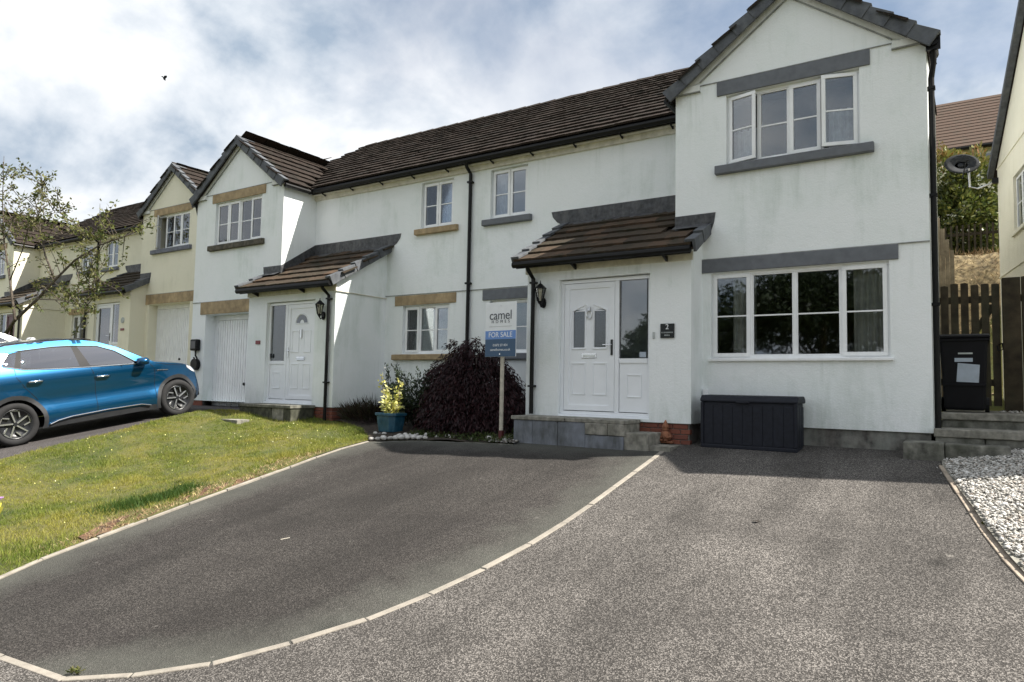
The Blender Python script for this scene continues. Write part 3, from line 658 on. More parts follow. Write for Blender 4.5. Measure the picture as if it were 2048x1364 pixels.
def house(name, label, X, fl, st):
    base = X(0, DM, 0); root = thing(name, label, 'house', (base[0], base[1], base[2]-.25))
    wm = st['wall']; det = st['detail']
    gar = st['wing'] == 'garage'
    UW = (.775, 2.56, 3.80, 4.86); LW = (.551, 2.882, .941, 2.205) if not gar else (.60, 2.78, -.35, 2.10)
    MU = (-4.149, -3.287, 3.767, 4.754); ML = (-4.116, -2.853, 1.13, 2.15)
    mb = MB(X, fl)
    wallpanel(mb, 'x', 0, 0, WW, 0, ZK+.06, [UW, LW if not gar else (LW[0], LW[1], 0, LW[3])], .14 if not gar else .36)
    mb.quad((0, 0, ZK+.06), (WW, 0, ZK+.06), (WW/2, 0, WRZ-.05))
    wallpanel(mb, 'y', 0, 0, DM, 0, ZK+.05, [])
    wallpanel(mb, 'x', DM, XC, 0, 0, EZ+.1, [MU, ML], .14)
    wallpanel(mb, 'y', WW, 0, 2.6, 0, ZK, []); mb.quad((RX, .9, EZ), (RX, 2*RY-.9, EZ), (RX, RY, RZ-.03)); wallpanel(mb, 'y', RX, 2.6, 2*RY-.9, 0, EZ, [])
    mb.quad((RX, 2.6, 0), (WW, 2.6, 0), (WW, 2.6, ZK), (WW/2, 2.6, WRZ-.05), (RX, 2.6, ZK))
    wallpanel(mb, 'x', 2*RY-.9, XC, RX, 0, EZ, []); mb.quad((XC, DM, 0), (XC, 2*RY-.9, 0), (XC, 2*RY-.9, EZ), (XC, RY, RZ-.03), (XC, DM, EZ))
    obj('wall', mb, wm, root, fix=False)
    # room behind the wing window / porch so the glass looks into something
    obj('room_floor', MB(X, fl).box(XC+.1, RX-.1, DM+.3, 8.8, 2.50, 2.62).box(.05, WW-.05, .16, DM+.299, 2.50, 2.62), 'dark_room', root)
    for q in (((.03, WW-.03, .03, .10),) if not gar else ((.03, LW[0], .03, .1), (LW[1], WW-.03, .03, .1)))+((WW-.10, WW-.03, .12, 2.55), (XC, -.02, DM+.03, DM+.1)):
        obj('plinth', MB(X, fl).box(*q, -.8, 0.0), 'plinth_dark', root)
    # gable trim: beads with their drip shadow painted in grey, rake bands, kneelers
    mb = MB(X, fl); obj('render_bead', MB(X, fl).box(0, WW, -.020, .0, ZB-.006, ZB+.006), 'bead_shadow_grey', root); obj('render_bead', MB(X, fl).box(XC, 0, DM-.020, DM, 2.38, 2.391), 'bead_shadow_grey', root)
    for sd in (0, 1):
        q = (lambda u: u) if not sd else (lambda u: WW-u)
        rk = MB(X, fl).prism([(q(-.02), -.03, WEZ+.02), (q(.38), -.03, 5.14), (q(WW/2), -.03, 6.10), (q(WW/2), -.03, WRZ-.02)], (0, .028, 0)); obj('rake_band', rk, 'white_trim', root, .004)
        kn = MB(X, fl).box(min(q(-.03), q(.385)), max(q(-.03), q(.385)), -.045, 0, 5.0, 5.10); obj('kneeler', kn, 'white_trim', root, .006)
    obj('gable_bead', MB(X, fl).box(.385, WW-.385, -.016, 0, 5.079, 5.090), 'bead_shadow_grey', root)  # bead coloured dark to carry its own drip shadow
    for sd in (0, 1):
        q = (lambda u: u) if not sd else (lambda u: WW-u); ed = .011
        obj('rake_shadow_line', MB(X, fl).prism([(q(.385), -.034, 5.128), (q(WW/2), -.034, 6.086), (q(WW/2), -.034, 6.102), (q(.385), -.034, 5.143)], (0, .032, 0)), 'bead_shadow_grey', root)  # dark strip standing in for the shadow gap between rake band and panel
        obj('kneeler_shadow_line', MB(X, fl).box(min(q(-.03), q(.39)), max(q(-.03), q(.39)), -.048, 0, 4.988, 4.999), 'bead_shadow_grey', root)  # dark strip painted as the shade line under the kneeler
    lint = st['lintels']
    a = .641, 2.692
    obj('lintel', MB(X, fl).box(a[0], a[1], -.022, .05, 4.862, 5.075), lint[0], root, .008)
    obj('window_sill', MB(X, fl).prism([(.625, .1, 3.81), (.625, -.085, 3.79), (.625, -.085, 3.665), (.625, .1, 3.66)], (2.105, 0, 0)), st['sills'][0], root, .01)
    obj('lintel', MB(X, fl).box(.408, 2.988, -.022, .05, 2.213 if not gar else 2.11, 2.413), lint[1], root, .008)
    obj('window_sill', MB(X, fl).prism([(-4.30, DM+.1, 3.77), (-4.30, DM-.09, 3.75), (-4.30, DM-.09, 3.635), (-4.30, DM+.1, 3.63)], (1.13, 0, 0)), st['sills'][1], root, .01)
    obj('lintel', MB(X, fl).box(-4.284, -2.628, DM-.022, DM+.05, 2.160, 2.367), lint[2], root, .008)
    obj('window_sill', MB(X, fl).prism([(-4.33, DM+.1, 1.13), (-4.33, DM-.09, 1.11), (-4.33, DM-.09, 1.00), (-4.33, DM+.1, .99)], (1.70, 0, 0)), st['sills'][2], root, .01)
    # windows
    op = st.get('open', (0, 0)); cur = (((UW[0]+.05, UW[0]+.42, UW[2], UW[3]-.5, 'curtain_grey', 4), (UW[1]-.42, UW[1]-.05, UW[2], UW[3]-.45, 'curtain_grey', 4)) if det else ())
    window(root, X, fl, *UW, .07, [(1, 'c', op[0]), (1.02, 'f', 0), (1, 'c', 0), (1.1, 'c', op[1])], curtains=cur)
    if not gar:
        window(root, X, fl, *LW, .05, [(.98, 'c', 0), (1.1, 'f', 0), (1.1, 'f', 0), (1.0, 'c', 0)], curtains=((LW[0]+.27, LW[0]+.60, LW[2], LW[3]-.05, 'blind_beige', 4), (LW[1]-.45, LW[1]-.08, LW[2], LW[3]-.05, 'blind_beige', 5)))
        obj('window_sill', MB(X, fl).box(LW[0]-.03, LW[1]+.03, -.05, .1, LW[2]-.035, LW[2]+.004), 'upvc', root, .006)
    else:
        # up-and-over garage door with vertical ribs
        y = .30; g = MB(X, fl); n = 22; x0, x1 = LW[0]+.06, LW[1]-.06; pts = []; st_ = (x1-x0)/n
        for i in range(n):
            u = x0+st_*i; pts += [(u, y), (u+.016, y), (u+.024, y-.030), (u+st_-.008, y-.030)]
        pts.append((x1, y)); vs = []; n = len(pts)-1
        for (u, w) in pts: vs += [(u, w, -.12), (u, w, 1.97)]
        g.add(vs, [(2*i, 2*i+2, 2*i+3, 2*i+1) for i in range(n)])
        gd = obj('garage_door', g, 'upvc', root, fix=False)
        obj('door_frame', MB(X, fl).box(LW[0], LW[1], y-.03, y+.05, 1.975, 2.10).box(LW[0], x0, y-.03, y+.05, -.3, 1.975).box(x1, LW[1], y-.03, y+.05, -.3, 1.975), 'upvc', gd, .004)
        obj('door_handle', MB(X, fl).lathe([(.035, -.03), (.035, 0.0)], 12, (x0+.62*(x1-x0) if not fl else x0+.42*(x1-x0), y-.02, .42), 'y'), 'black_plastic', gd)
        obj('side_brick', MB(X, fl).box(LW[1]+.01, WW-.02, .012, .03, -.3, 0), 'brick', root)
    window(root, X, fl, *MU, DM+.075, [(1, 'c', 0), (1, 'c', 0)], curtains=((MU[0]+.05, MU[0]+.35, MU[2], MU[3]-.05, 'curtain_grey', 3),) if det else ())
    window(root, X, fl, *ML, DM+.075, [(.9, 'c', 0), (1, 'f', 0), (.9, 'c', 0)], curtains=((ML[0]+.05, ML[0]+.45, ML[2], ML[3]-.05, 'blind_beige', 4),) if det else ())
    # roofs
    sl = math.hypot(1, MS)
    rb = MB(X, fl)
    rb.add([(XC, EY, EZ-.02), (RX, EY, EZ-.02), (RX, RY, RZ-.02), (XC, RY, RZ-.02), (XC, EY, EZ-.09), (RX, EY, EZ-.09), (RX, RY, RZ-.09), (XC, RY, RZ-.09)], [(0,1,2,3),(7,6,5,4),(0,4,5,1),(1,5,6,2),(2,6,7,3),(3,7,4,0)])
    rb.add([(XC, RY, RZ-.02), (RX, RY, RZ-.02), (RX, 2*RY-EY, EZ-.02), (XC, 2*RY-EY, EZ-.02), (XC, RY, RZ-.09), (RX, RY, RZ-.09), (RX, 2*RY-EY, EZ-.09), (XC, 2*RY-EY, EZ-.09)], [(0,1,2,3),(7,6,5,4),(0,4,5,1),(1,5,6,2),(2,6,7,3),(3,7,4,0)])
    roof = obj('roof', rb, 'brown_tile', root)
    wb = MB(X, fl)
    for s_ in (0, 1):
        q = (lambda u: u) if not s_ else (lambda u: WW-u)
        if s_: q = lambda u: WW-max(u, -.02)
        wb.add([(q(WEX), -.10, WEZ-.02), (q(WEX), 2.6, WEZ-.02), (q(WW/2), 2.6, WRZ-.02), (q(WW/2), -.10, WRZ-.02), (q(WEX), -.10, WEZ-.07), (q(WEX), 2.6, WEZ-.07), (q(WW/2), 2.6, WRZ-.07), (q(WW/2), -.10, WRZ-.07)], [(0,1,2,3),(7,6,5,4),(0,4,5,1),(1,5,6,2),(2,6,7,3),(3,7,4,0)])
    wroof = obj('wing_roof', wb, 'brown_tile', root)
    spots = []; gy_ = .33/sl
    for c_ in range(16):
        y = EY-.03+gy_*c_; z = EZ+MS*(y-EY); off = .1634 if c_ % 2 else 0; n = int((RX-XC)/.3268)+1
        for i in range(-1 if (off and not fl) else 0, n):
            x = XC+.1634+i*.3268+off
            if x > RX: continue
            if -.1 < x < WW+.1 and hw(x) > z+.08: continue
            spots.append((x, y, z))
    lim = st.get('tiles', 0); lay_tiles(roof, X, 1, spots, 'brown_tile', lim, MS)
    wsl = math.hypot(1, WS); gw = .33/wsl
    for s_ in (0, 1):
        sp_ = []
        for c_ in range(7):
            u = (-.03 if not s_ else .07)+gw*c_; z = WEZ+WS*u; x = WEX+u if not s_ else WW-WEX-u
            if u > WW/2-WEX-.1: continue
            off = .16 if c_ % 2 else 0
            for i in range(9):
                y = -.02+.1634+i*.3268-off
                if y > .6 and mz(y) > z+.05: continue
                sp_.append((x, y, z))
        facing_left = (s_ == 0) != fl
        vis = (s_ == 0) and fl
        lay_tiles(wroof, X, 1, sp_, 'brown_tile', 60 if (det and vis) else 0, WS, 'y', facing_left)
    # ridges
    for i in range(int((RX-XC)/.45)):
        x = XC+.45*i
        if det: obj('ridge_tile', MB(X, fl).add([(x, RY-.13, RZ-.02), (x, RY, RZ+.085), (x, RY+.13, RZ-.02), (x+.445, RY-.13, RZ-.03), (x+.445, RY, RZ+.07), (x+.445, RY+.13, RZ-.03)], [(0,1,4,3),(1,2,5,4),(0,2,1),(3,4,5)]), 'brown_tile', roof)
    for i in range(6):
        y = -.14+.45*i; obj('ridge_tile', MB(X, fl).add([(WW/2-.12, y, WRZ-.02), (WW/2, y, WRZ+.065), (WW/2+.12, y, WRZ-.02), (WW/2-.12, y+.445, WRZ-.02), (WW/2, y+.445, WRZ+.055), (WW/2+.12, y+.445, WRZ-.02)], [(0,1,4,3),(1,2,5,4),(0,2,1),(3,4,5)]), 'grey_verge' if i == 0 else 'brown_tile', wroof)
    vo = Vector((0, -1, 0))
    verge_run(wroof, X, fl, (WEX, -.10, WEZ+.0), (WW/2, -.10, WRZ+.0), 7, 'grey_verge')
    verge_run(wroof, X, fl, (WW-WEX, -.10, WEZ+.0), (WW/2, -.10, WRZ+.0), 7, 'grey_verge')
    # eaves: frieze, gutter, brackets
    obj('eaves_board', MB(X, fl).box(XC, 0, DM-.05, DM+.0, 4.79, 4.89).box(XC, 0, .80, DM, 4.89, 4.95), 'cream_trim', root)
    gt = obj('gutter', MB(X, fl).tube([(XC, .70, 4.955), (-.02, .70, 4.955)], .055, 10).box(XC, -.05, .75, .79, 4.90, 5.0), 'gutter_black', root)
    for x in np.arange(XC+.55, -.2, .92): obj('gutter_bracket', MB(X, fl).prism([(x, .72, 4.905), (x, .88, 4.90), (x, .88, 4.85)], (.025, 0, 0)), 'gutter_black', gt)
    gw_ = obj('gutter', MB(X, fl).tube([(-.12, -.08, 4.93), (-.12, .70, 4.93)], .05, 8), 'gutter_black', root)
    obj('gutter', MB(X, fl).tube([(WW+.08, -.10, 4.95), (WW+.08, .35, 4.95)], .05, 8).box(WW+.0, WW+.16, -.07, -.03, 4.86, 5.06), 'gutter_black', root)
    dp = obj('downpipe', MB(X, fl).tube([(WW+.08, .02, 4.9), (WW+.075, .06, 4.75), (WW+.045, .10, 4.55), (WW+.045, .10, -.25)], .036, 10), 'gutter_black', root)
    for z in (4.4, 3.0, 1.6): obj('pipe_clip', MB(X, fl).box(WW-.005, WW+.09, .055, .145, z, z+.035), 'gutter_black', dp)
    if st.get('party_pipe'):
        dp = obj('downpipe', MB(X, fl).tube([(XC, .72, 4.92), (XC, .76, 4.84), (XC, DM-.05, 4.74), (XC, DM-.05, 0.0)], .036, 10), 'gutter_black', root)
        for z in (4.55, 2.5, 1.2): obj('pipe_clip', MB(X, fl).box(XC-.055, XC+.055, DM-.1, DM, z, z+.035), 'gutter_black', dp)
    # porch
    pw = MB(X, fl)
    wallpanel(pw, 'x', DP, PX1, PX2, 0, 2.42, [(-1.745, -.208, .04, 2.20)], .10)
    wallpanel(pw, 'y', PX2, DP, 0, 0, 2.42, []); pw.quad((PX2, DP, 2.42), (PX2, 0, 2.42), (PX2, 0, PEZ+PS*.72-.06), (PX2, DP, PEZ+PS*.235-.06))
    wallpanel(pw, 'y', PX1, DP, DM, 0, 2.42, []); pw.quad((PX1, DP, 2.42), (PX1, DM, 2.42), (PX1, DM, PEZ+PS*(DM-PEY)-.06), (PX1, DP, PEZ+PS*(DP-PEY)-.06))
    obj('porch_wall', pw, wm, root, fix=False)
    pt = MB(X, fl); pt.box(PX1-.03, PX2+.03, DP-.03, DP, 2.34, 2.47)
    pt.box(PX1-.03, PX1, DP-.03, DM, 2.33, 2.345)
    obj('eaves_board', pt, 'cream_trim', root)
    pl = obj('porch_plinth', MB(X, fl).box(PX1+.035, PX2-.035, DP+.035, DP+.09, -.75, 0).box(PX2-.09, PX2-.035, DP+.091, .02, -.75, 0).box(PX1+.035, PX1+.09, DP+.091, DM, -.75, 0), 'mortar', root)
    if det:
        brick_course(pl, X, fl, PX1+.02, PX2-.02, DP+.02, -.006, 5)
        if fl: brick_course(pl, X, fl, DP+.10, DM-.05, PX1+.065+.045, -.006, 5, 'y')
    # porch roof
    py1 = DM; pz1 = PEZ+PS*(py1-PEY); L0, R0 = PX1-.10, PX2+.10
    pr_ = MB(X, fl).add([(L0, PEY, PEZ-.02), (R0, PEY, PEZ-.02), (R0, -.001, PEZ+PS*.72-.02), (0.0, -.001, PEZ+PS*.72-.02), (-.001, py1-.001, pz1-.02), (L0, py1-.001, pz1-.02), (L0, PEY, PEZ-.06), (R0, PEY, PEZ-.06), (R0, -.001, PEZ+PS*.72-.06), (0.0, -.001, PEZ+PS*.72-.06), (-.001, py1-.001, pz1-.06), (L0, py1-.001, pz1-.06)], [(0,1,2,3,4,5),(11,10,9,8,7,6),(0,6,7,1),(1,7,8,2),(2,8,9,3),(3,9,10,4),(4,10,11,5),(5,11,6,0)])
    proof = obj('porch_roof', pr_, 'porch_tile', root)
    psl = math.hypot(1, PS); gp = .33/psl; sp_ = []
    for c_ in range(6):
        y = PEY-.03+gp*c_; z = PEZ+PS*(y-PEY); off = .1634 if c_ % 2 else 0
        for i in range(10):
            x = L0+.1634+i*.3268+off*(1 if i < 9 else 0)-(.1634 if c_ % 2 else 0)*0
            if x > R0-.10: continue
            if x > -.12 and y > -.36: continue
            sp_.append((x, y, z))
        if c_ % 2: sp_.append((L0+.06, y, z))
    lay_tiles(proof, X, 1, sp_, 'porch_tile', 80 if det else 0, PS)
    verge_run(proof, X, fl, (L0, PEY-.03, PEZ+.01), (L0, py1-.06, pz1-.02), 5, 'grey_verge', out=Vector((-1, 0, 0)), drop=.11)
    verge_run(proof, X, fl, (R0, PEY-.03, PEZ+.01), (R0, -.03, PEZ+PS*.69), 2, 'grey_verge', out=Vector((1, 0, 0)), drop=.11)
    # lead flashings with an upswept end
    fl1 = [(PX1-.40, DM-.008, 3.735), (-.002, DM-.008, 3.735), (-.002, DM-.008, pz1-.02), (L0-.02, DM-.008, pz1-.02), (L0-.18, DM-.008, pz1+.07), (L0-.27, DM-.008, pz1+.17)]
    obj('flashing', MB(X, fl).prism(fl1, (0, .006, 0)).add([(L0, DM-.009, pz1+.035), (0, DM-.009, pz1+.035), (0, DM-.19, pz1-.055), (L0, DM-.19, pz1-.055)], [(0,1,2,3)]), 'lead', root)
    wz = PEZ+PS*.72
    fl2 = [(.0, -.008, wz+.20), (.62, -.008, wz+.20), (.60, -.008, wz+.06), (R0+.02, -.008, wz-.12), (0, -.008, wz-.04)]
    obj('flashing', MB(X, fl).prism(fl2, (0, .006, 0)).add([(0, -.009, wz+.05), (R0, -.009, wz+.05), (R0, -.17, wz-.03), (0, -.17, wz-.03)], [(0,1,2,3)]), 'lead', root)
    sf = MB(X, fl).prism([(-.008, 0, wz+.20), (-.008, DM, 3.735), (-.008, DM, pz1-.02), (-.008, 0, wz-.02)], (.006, 0, 0)); obj('flashing', sf, 'lead', root)
    pg = obj('porch_gutter', MB(X, fl).tube([(L0-.02, PEY-.03, PEZ-.045), (R0-.02, PEY-.03, PEZ-.045)], .055, 10).box(L0, R0-.04, PEY+.02, PEY+.05, PEZ-.10, PEZ), 'gutter_black', root)
    for x in (-1.45, .05): obj('gutter_bracket', MB(X, fl).prism([(x, PEY-.02, PEZ-.08), (x, DP-.03, PEZ-.08), (x, DP-.03, PEZ-.16)], (.03, 0, 0)), 'gutter_black', pg)
    dp = obj('downpipe', MB(X, fl).tube([(PX1+.14, PEY-.03, PEZ-.07), (PX1+.14, PEY+.02, PEZ-.14), (PX1+.14, DP-.055, PEZ-.26), (PX1+.14, DP-.055, .05 if not fl else -.3)], .034, 10), 'gutter_black', root)
    for z in (2.16, .48): obj('pipe_clip', MB(X, fl).box(PX1+.085, PX1+.195, DP-.09, DP, z, z+.03), 'gutter_black', dp)
    front_door(root, X, fl, st['door'])
    return root

Xw2 = lambda x, y, z: (x, y, z)
Xw1 = lambda x, y, z: (2*XC-x, y, z)
CX, CY, CZ = -18.19, 1.67, .70
Xc2 = lambda x, y, z: (x+CX, y+CY, z+CZ)
Xc1 = lambda x, y, z: (2*XC-x+CX, y+CY, z+CZ)
house('white_house', 'white rendered house with grey lintels and the for sale board in front', Xw2, False, dict(wall='white_render', wing='window', door='two_light', detail=True, tiles=235, lintels=('grey_paint',)*3, sills=('grey_paint',)*3, open=(13, -15), party_pipe=True))
house('white_house', 'white rendered house with tan stone lintels and ribbed garage door beside blue car', Xw1, True, dict(wall='white_render', wing='garage', door='fan', detail=True, tiles=200, lintels=('tan_stone',)*3, sills=('dark_sill', 'tan_stone', 'tan_stone')))
house('cream_house', 'cream rendered house with glazed white door behind the blue car', Xc2, False, dict(wall='cream_render', wing='garage', door='glazed', detail=False, lintels=('tan_stone',)*3, sills=('slate_sill',)*3, open=(35, 0), party_pipe=True))
house('cream_house', 'cream rendered house with a dark red door at far left behind the tree', Xc1, True, dict(wall='cream_render', wing='garage', door='red', detail=False, lintels=('tan_stone',)*3, sills=('slate_sill',)*3))

# ------------------------------------------------------------------ neighbouring buildings on the right
def right_house():
    th = R(8.5); w = Vector((-math.sin(th), math.cos(th), 0)); n = Vector((math.cos(th), math.sin(th), 0)); B = Vector((4.32, 9.5, 0))
    def X(u, v, z): p = B-w*u+n*v; return (p.x, p.y, z)      # u: forward from the back corner, v: to the right
    root = thing('cream_house', 'pale cream gable end of the neighbouring house at right edge', 'house', (B.x, B.y, 0))
    L = 9.35; ze = 5.85; ap = ze+L/2*.70; D = 7.0
    mb = MB(X); Pq = lambda u, z: (u, 0, z)
    def panel(u0, u1, z0, z1): mb.quad((u0, 0, z0), (u1, 0, z0), (u1, 0, z1), (u0, 0, z1))
    wu = (1.55, 2.65, 3.95, 5.15)
    for a, b, c, d in ((0, wu[0], -.8, ze), (wu[1], L, -.8, ze), (wu[0], wu[1], -.8, wu[2]), (wu[0], wu[1], wu[3], ze)): panel(a, b, c, d)
    mb.quad((0, 0, ze), (L, 0, ze), (L/2, 0, ap))
    for u in (wu[0], wu[1]): mb.quad((u, 0, wu[2]), (u, 0, wu[3]), (u, .14, wu[3]), (u, .14, wu[2]))
    for z in (wu[2], wu[3]): mb.quad((wu[0], 0, z), (wu[1], 0, z), (wu[1], .14, z), (wu[0], .14, z))
    mb.quad((0, 0, -.8), (0, D, -.8), (0, D, ze), (0, 0, ze)); mb.quad((L, 0, -.8), (L, D, -.8), (L, D, ze), (L, 0, ze)); mb.quad((0, D, -.8), (L, D, -.8), (L, D, ze), (L/2, D, ap), (0, D, ze))
    obj('wall', mb, 'pale_cream_render', root, fix=False)
    obj('render_bead', MB(X).box(0, L, -.02, 0, 3.20, 3.225).box(0, L, -.02, 0, 5.76, 5.785), 'pale_cream_render', root)
    rf = MB(X)
    for s_ in (0, 1):
        q = (lambda u: u) if not s_ else (lambda u: L-u)
        rf.add([(q(-.3), -.12, ze-.18), (q(-.3), D+.1, ze-.18), (q(L/2), D+.1, ap+.03), (q(L/2), -.12, ap+.03), (q(-.3), -.12, ze-.10), (q(-.3), D+.1, ze-.10), (q(L/2), D+.1, ap+.11), (q(L/2), -.12, ap+.11)], [(3,2,1,0),(4,5,6,7),(0,1,5,4),(1,2,6,5),(2,3,7,6),(3,0,4,7)])
    roof = obj('roof', rf, 'brown_tile', root)
    vs = MB(X)
    for s_ in (0, 1):
        q = (lambda u: u) if not s_ else (lambda u: L-u)
        a_ = [(q(-.32), -.15, ze-.24), (q(L/2), -.15, ap-.02), (q(L/2), -.15, ap+.15), (q(-.32), -.15, ze-.06)]; vs.prism(a_, tuple(n*.14))
    vs2 = MB()
    obj('verge', MB(X).prism([(-.32, -.15, ze-.20), (L/2, -.15, ap+.01), (L/2, -.15, ap+.15), (-.32, -.15, ze-.06)], (0, .12, 0)).prism([(L+.32, -.15, ze-.20), (L/2, -.15, ap+.01), (L/2, -.15, ap+.15), (L+.32, -.15, ze-.06)], (0, .12, 0)), 'grey_verge', roof)
    window(root, X, False, wu[0], wu[1], wu[2], wu[3], 0.07, [(1, 'c', 0), (1, 'c', 0)])
    obj('window_sill', MB(X).box(wu[0]-.08, wu[1]+.08, -.05, .1, wu[2]-.08, wu[2]-.002), 'pale_cream_render', root, .008)
    obj('gutter', MB(X).tube([(-.35, -.1, ze-.12), (-.35, D, ze-.12)], .06, 8), 'gutter_black', root)
    # satellite dish on an arm at the back corner
    d = thing('satellite_dish', 'dark mesh satellite dish on a bent arm at corner of the neighbouring house', 'satellite dish', X(0, 0, 5.4))
    P = Vector(X(.05, 0, 5.50)); lx = Vector((-1, 0, 0))
    obj('bracket', MB().box(P.x-.12, P.x+.02, P.y-.06, P.y+.06, P.z-.06, P.z+.06), 'gutter_black', d)
    arm = [P, P+Vector((-.40, -.1, -.16)), P+Vector((-.55, -.1, -.10)), P+Vector((-.57, -.1, .35))]
    obj('arm', MB().tube(arm, .022, 8), 'silver', d)
    c = P+Vector((-.72, -.05, .46)); nrm = Vector((.25, -.85, .25)).normalized(); a1 = nrm.orthogonal().normalized(); b1 = nrm.cross(a1); vs_ = [c]; fs_ = []
    a1 = Vector((1, .25, 0)).normalized(); a1 = (a1-nrm*a1.dot(nrm)).normalized(); b1 = nrm.cross(a1)
    for k, rr in enumerate((.13, .25, .34)):
        for i in range(24):
            t = i*math.pi/12; vs_.append(c+a1*math.cos(t)*rr*1.1+b1*math.sin(t)*rr*.78+nrm*(rr*rr*.6))
    for i in range(24):
        fs_.append((0, 1+i, 1+(i+1) % 24))
        for k in range(2): fs_.append((1+k*24+i, 1+k*24+(i+1) % 24, 25+k*24+(i+1) % 24, 25+k*24+i))
    mb = MB().add(vs_, fs_); do = obj('reflector', mb, 'dish', d, smooth=True, fix=False); sl = do.modifiers.new('solid', 'SOLIDIFY'); sl.thickness = .012
    obj('feed_horn', MB().tube([c-b1*.35, c+nrm*.38-b1*.12, c+nrm*.42], .014, 6).box(c.x+nrm.x*.4-.04, c.x+nrm.x*.4+.06, c.y+nrm.y*.42-.05, c.y+nrm.y*.42+.05, c.z-.02, c.z+.08), 'dish', d)
right_house()

def far_house():
    root = thing('far_house', 'brown roofed house seen in the distance above the shrub at right', 'house', (3, 26, 6.0))
    obj('wall', MB().box(-8, 8.5, 25.3, 31, 5.5, 11.25), 'pale_cream_render', root)
    r_ = obj('roof', MB().add([(-8.4, 24.8, 11.05), (8.9, 24.8, 11.05), (8.9, 28.1, 14.0), (-8.4, 28.1, 14.0), (-8.4, 31.4, 11.05), (8.9, 31.4, 11.05)], [(0,1,2,3),(3,2,5,4),(0,3,4),(1,5,2),(0,4,5,1)]), 'far_tile', root)
    sl = 2.95/3.3; spots = []
    tl = MB()
    for c_ in range(16):
        y0 = 24.78+c_*.235; z0 = 11.06+(y0-24.78)*sl; y1, z1 = y0+.25, z0+.25*sl
        tl.add([(-8.4, y0, z0+.05), (8.9, y0, z0+.05), (8.9, y1, z1+.015), (-8.4, y1, z1+.015), (-8.4, y0, z0), (8.9, y0, z0)], [(0,1,2,3),(4,5,1,0)])
    o = obj('tile_courses', tl, 'far_tile', r_, fix=False); o['kind'] = 'stuff'
    obj('gutter', MB().tube([(-8.4, 24.75, 11.0), (8.9, 24.75, 11.0)], .07, 8), 'gutter_black', root)
    w = obj('window', MB().box(4.05, 5.2, 25.22, 25.3, 9.6, 10.85), 'upvc', root); obj('pane', MB().box(4.14, 4.58, 25.19, 25.22, 9.7, 10.75), 'window_glass', w); obj('pane', MB().box(4.67, 5.11, 25.19, 25.22, 9.7, 10.75), 'window_glass', w)
far_house()

# ------------------------------------------------------------------ yard on the right: steps, gate, fences, bank
def blk(name, x0, x1, y0, y1, z0, z1, mat, parent, bev=.012): return obj(name, MB().box(x0, x1, y0, y1, z0, z1), mat, parent, bev)
t = thing('side_steps', 'weathered concrete steps rising beside the white gable wing to the gate', 'steps', (3.6, -.2, -.3))
blk('low_step', 3.04, 3.46, -.50, .04, -.40, -.09, 'old_concrete', t); blk('step_block', 3.466, 4.10, -.46, -.12, -.45, -.10, 'old_concrete', t)
blk('tread', 3.345, 5.3, -.13, .48, -.035, .065, 'concrete', t); blk('riser_block', 3.36, 3.86, -.11, .48, -.40, -.036, 'old_concrete', t); blk('riser_block', 3.868, 5.3, -.10, .48, -.40, -.036, 'old_concrete', t)
blk('tread', 3.40, 5.3, .44, 2.6, .165, .255, 'concrete', t); blk('riser_block', 3.41, 5.3, .47, 2.6, -.3, .164, 'old_concrete', t)
t = thing('wooden_gate', 'dark weathered picket gate and fence behind the black wheelie bin', 'gate', (3.8, 2.2, .25))
x = 3.42; i = 0
def board(x0, x1, z1, y0=2.2, y1=2.225, z0=.33, mat='fence_wood'):
    mb = MB().prism([(x0, y0, z0), (x1, y0, z0), (x1, y0, z1-.012), ((x0+x1)/2, y0, z1), (x0, y0, z1-.008)], (0, y1-y0, 0)); return obj('board', mb, mat, t, .003)
for k in range(6): board(3.37+k*.127, 3.37+k*.127+.098, 2.14+random.uniform(-.02, .02))
obj('rail', MB().box(3.35, 4.1, 2.226, 2.27, 1.85, 1.95), 'fence_wood', t); obj('rail', MB().box(3.35, 4.1, 2.226, 2.27, .62, .72), 'fence_wood', t); obj('rail', MB().prism([(3.37, 2.228, .75), (3.47, 2.228, .75), (4.08, 2.228, 1.82), (3.98, 2.228, 1.82)], (0, .035, 0)), 'fence_wood', t)
obj('gate_post', MB().box(4.13, 4.35, 2.12, 2.30, .2, 2.19), 'fence_wood', t, .008)
for k in range(5): board(4.36+k*.15, 4.36+k*.15+.12, 2.22+random.uniform(-.02, .02))
obj('rail', MB().box(4.35, 5.2, 2.226, 2.27, 1.85, 1.95), 'fence_wood', t)
obj('latch', MB().tube([(4.08, 2.18, 1.22), (4.12, 2.16, 1.24), (4.13, 2.16, 1.15), (4.07, 2.16, 1.13), (4.06, 2.16, 1.21)], .011, 6), 'black_iron', t); obj('latch', MB().box(4.40, 4.47, 2.12, 2.2, 1.18, 1.32), 'black_iron', t, .01)
t = thing('board_fence', 'pale new timber board fence standing back between house and bank', 'fence', (3.2, 8, .4))
for k in range(7):
    xx = 2.86+k*.085; top = 4.55-(.02*k if k < 3 else .55*(k-2.6)*.45); mb = MB().box(xx, xx+.08, 8.0+k*.02, 8.025+k*.02, .2, top); obj('board', mb, 'new_fence', t, .003)
t = thing('railing', 'dark picket railing along the top of the straw coloured bank', 'railing', (3.6, 13, 4.1))
for k in range(11): obj('picket', MB().box(3.0+k*.14, 3.05+k*.14, 12.95, 12.99, 4.22, 5.25), 'fence_wood', t)
obj('rail', MB().box(2.9, 4.7, 12.99, 13.03, 4.25, 4.33), 'fence_wood', t); obj('rail', MB().box(2.9, 4.7, 12.99, 13.03, 4.95, 5.03), 'fence_wood', t)
nx_, ny_ = 24, 20; V = []; Fq = []
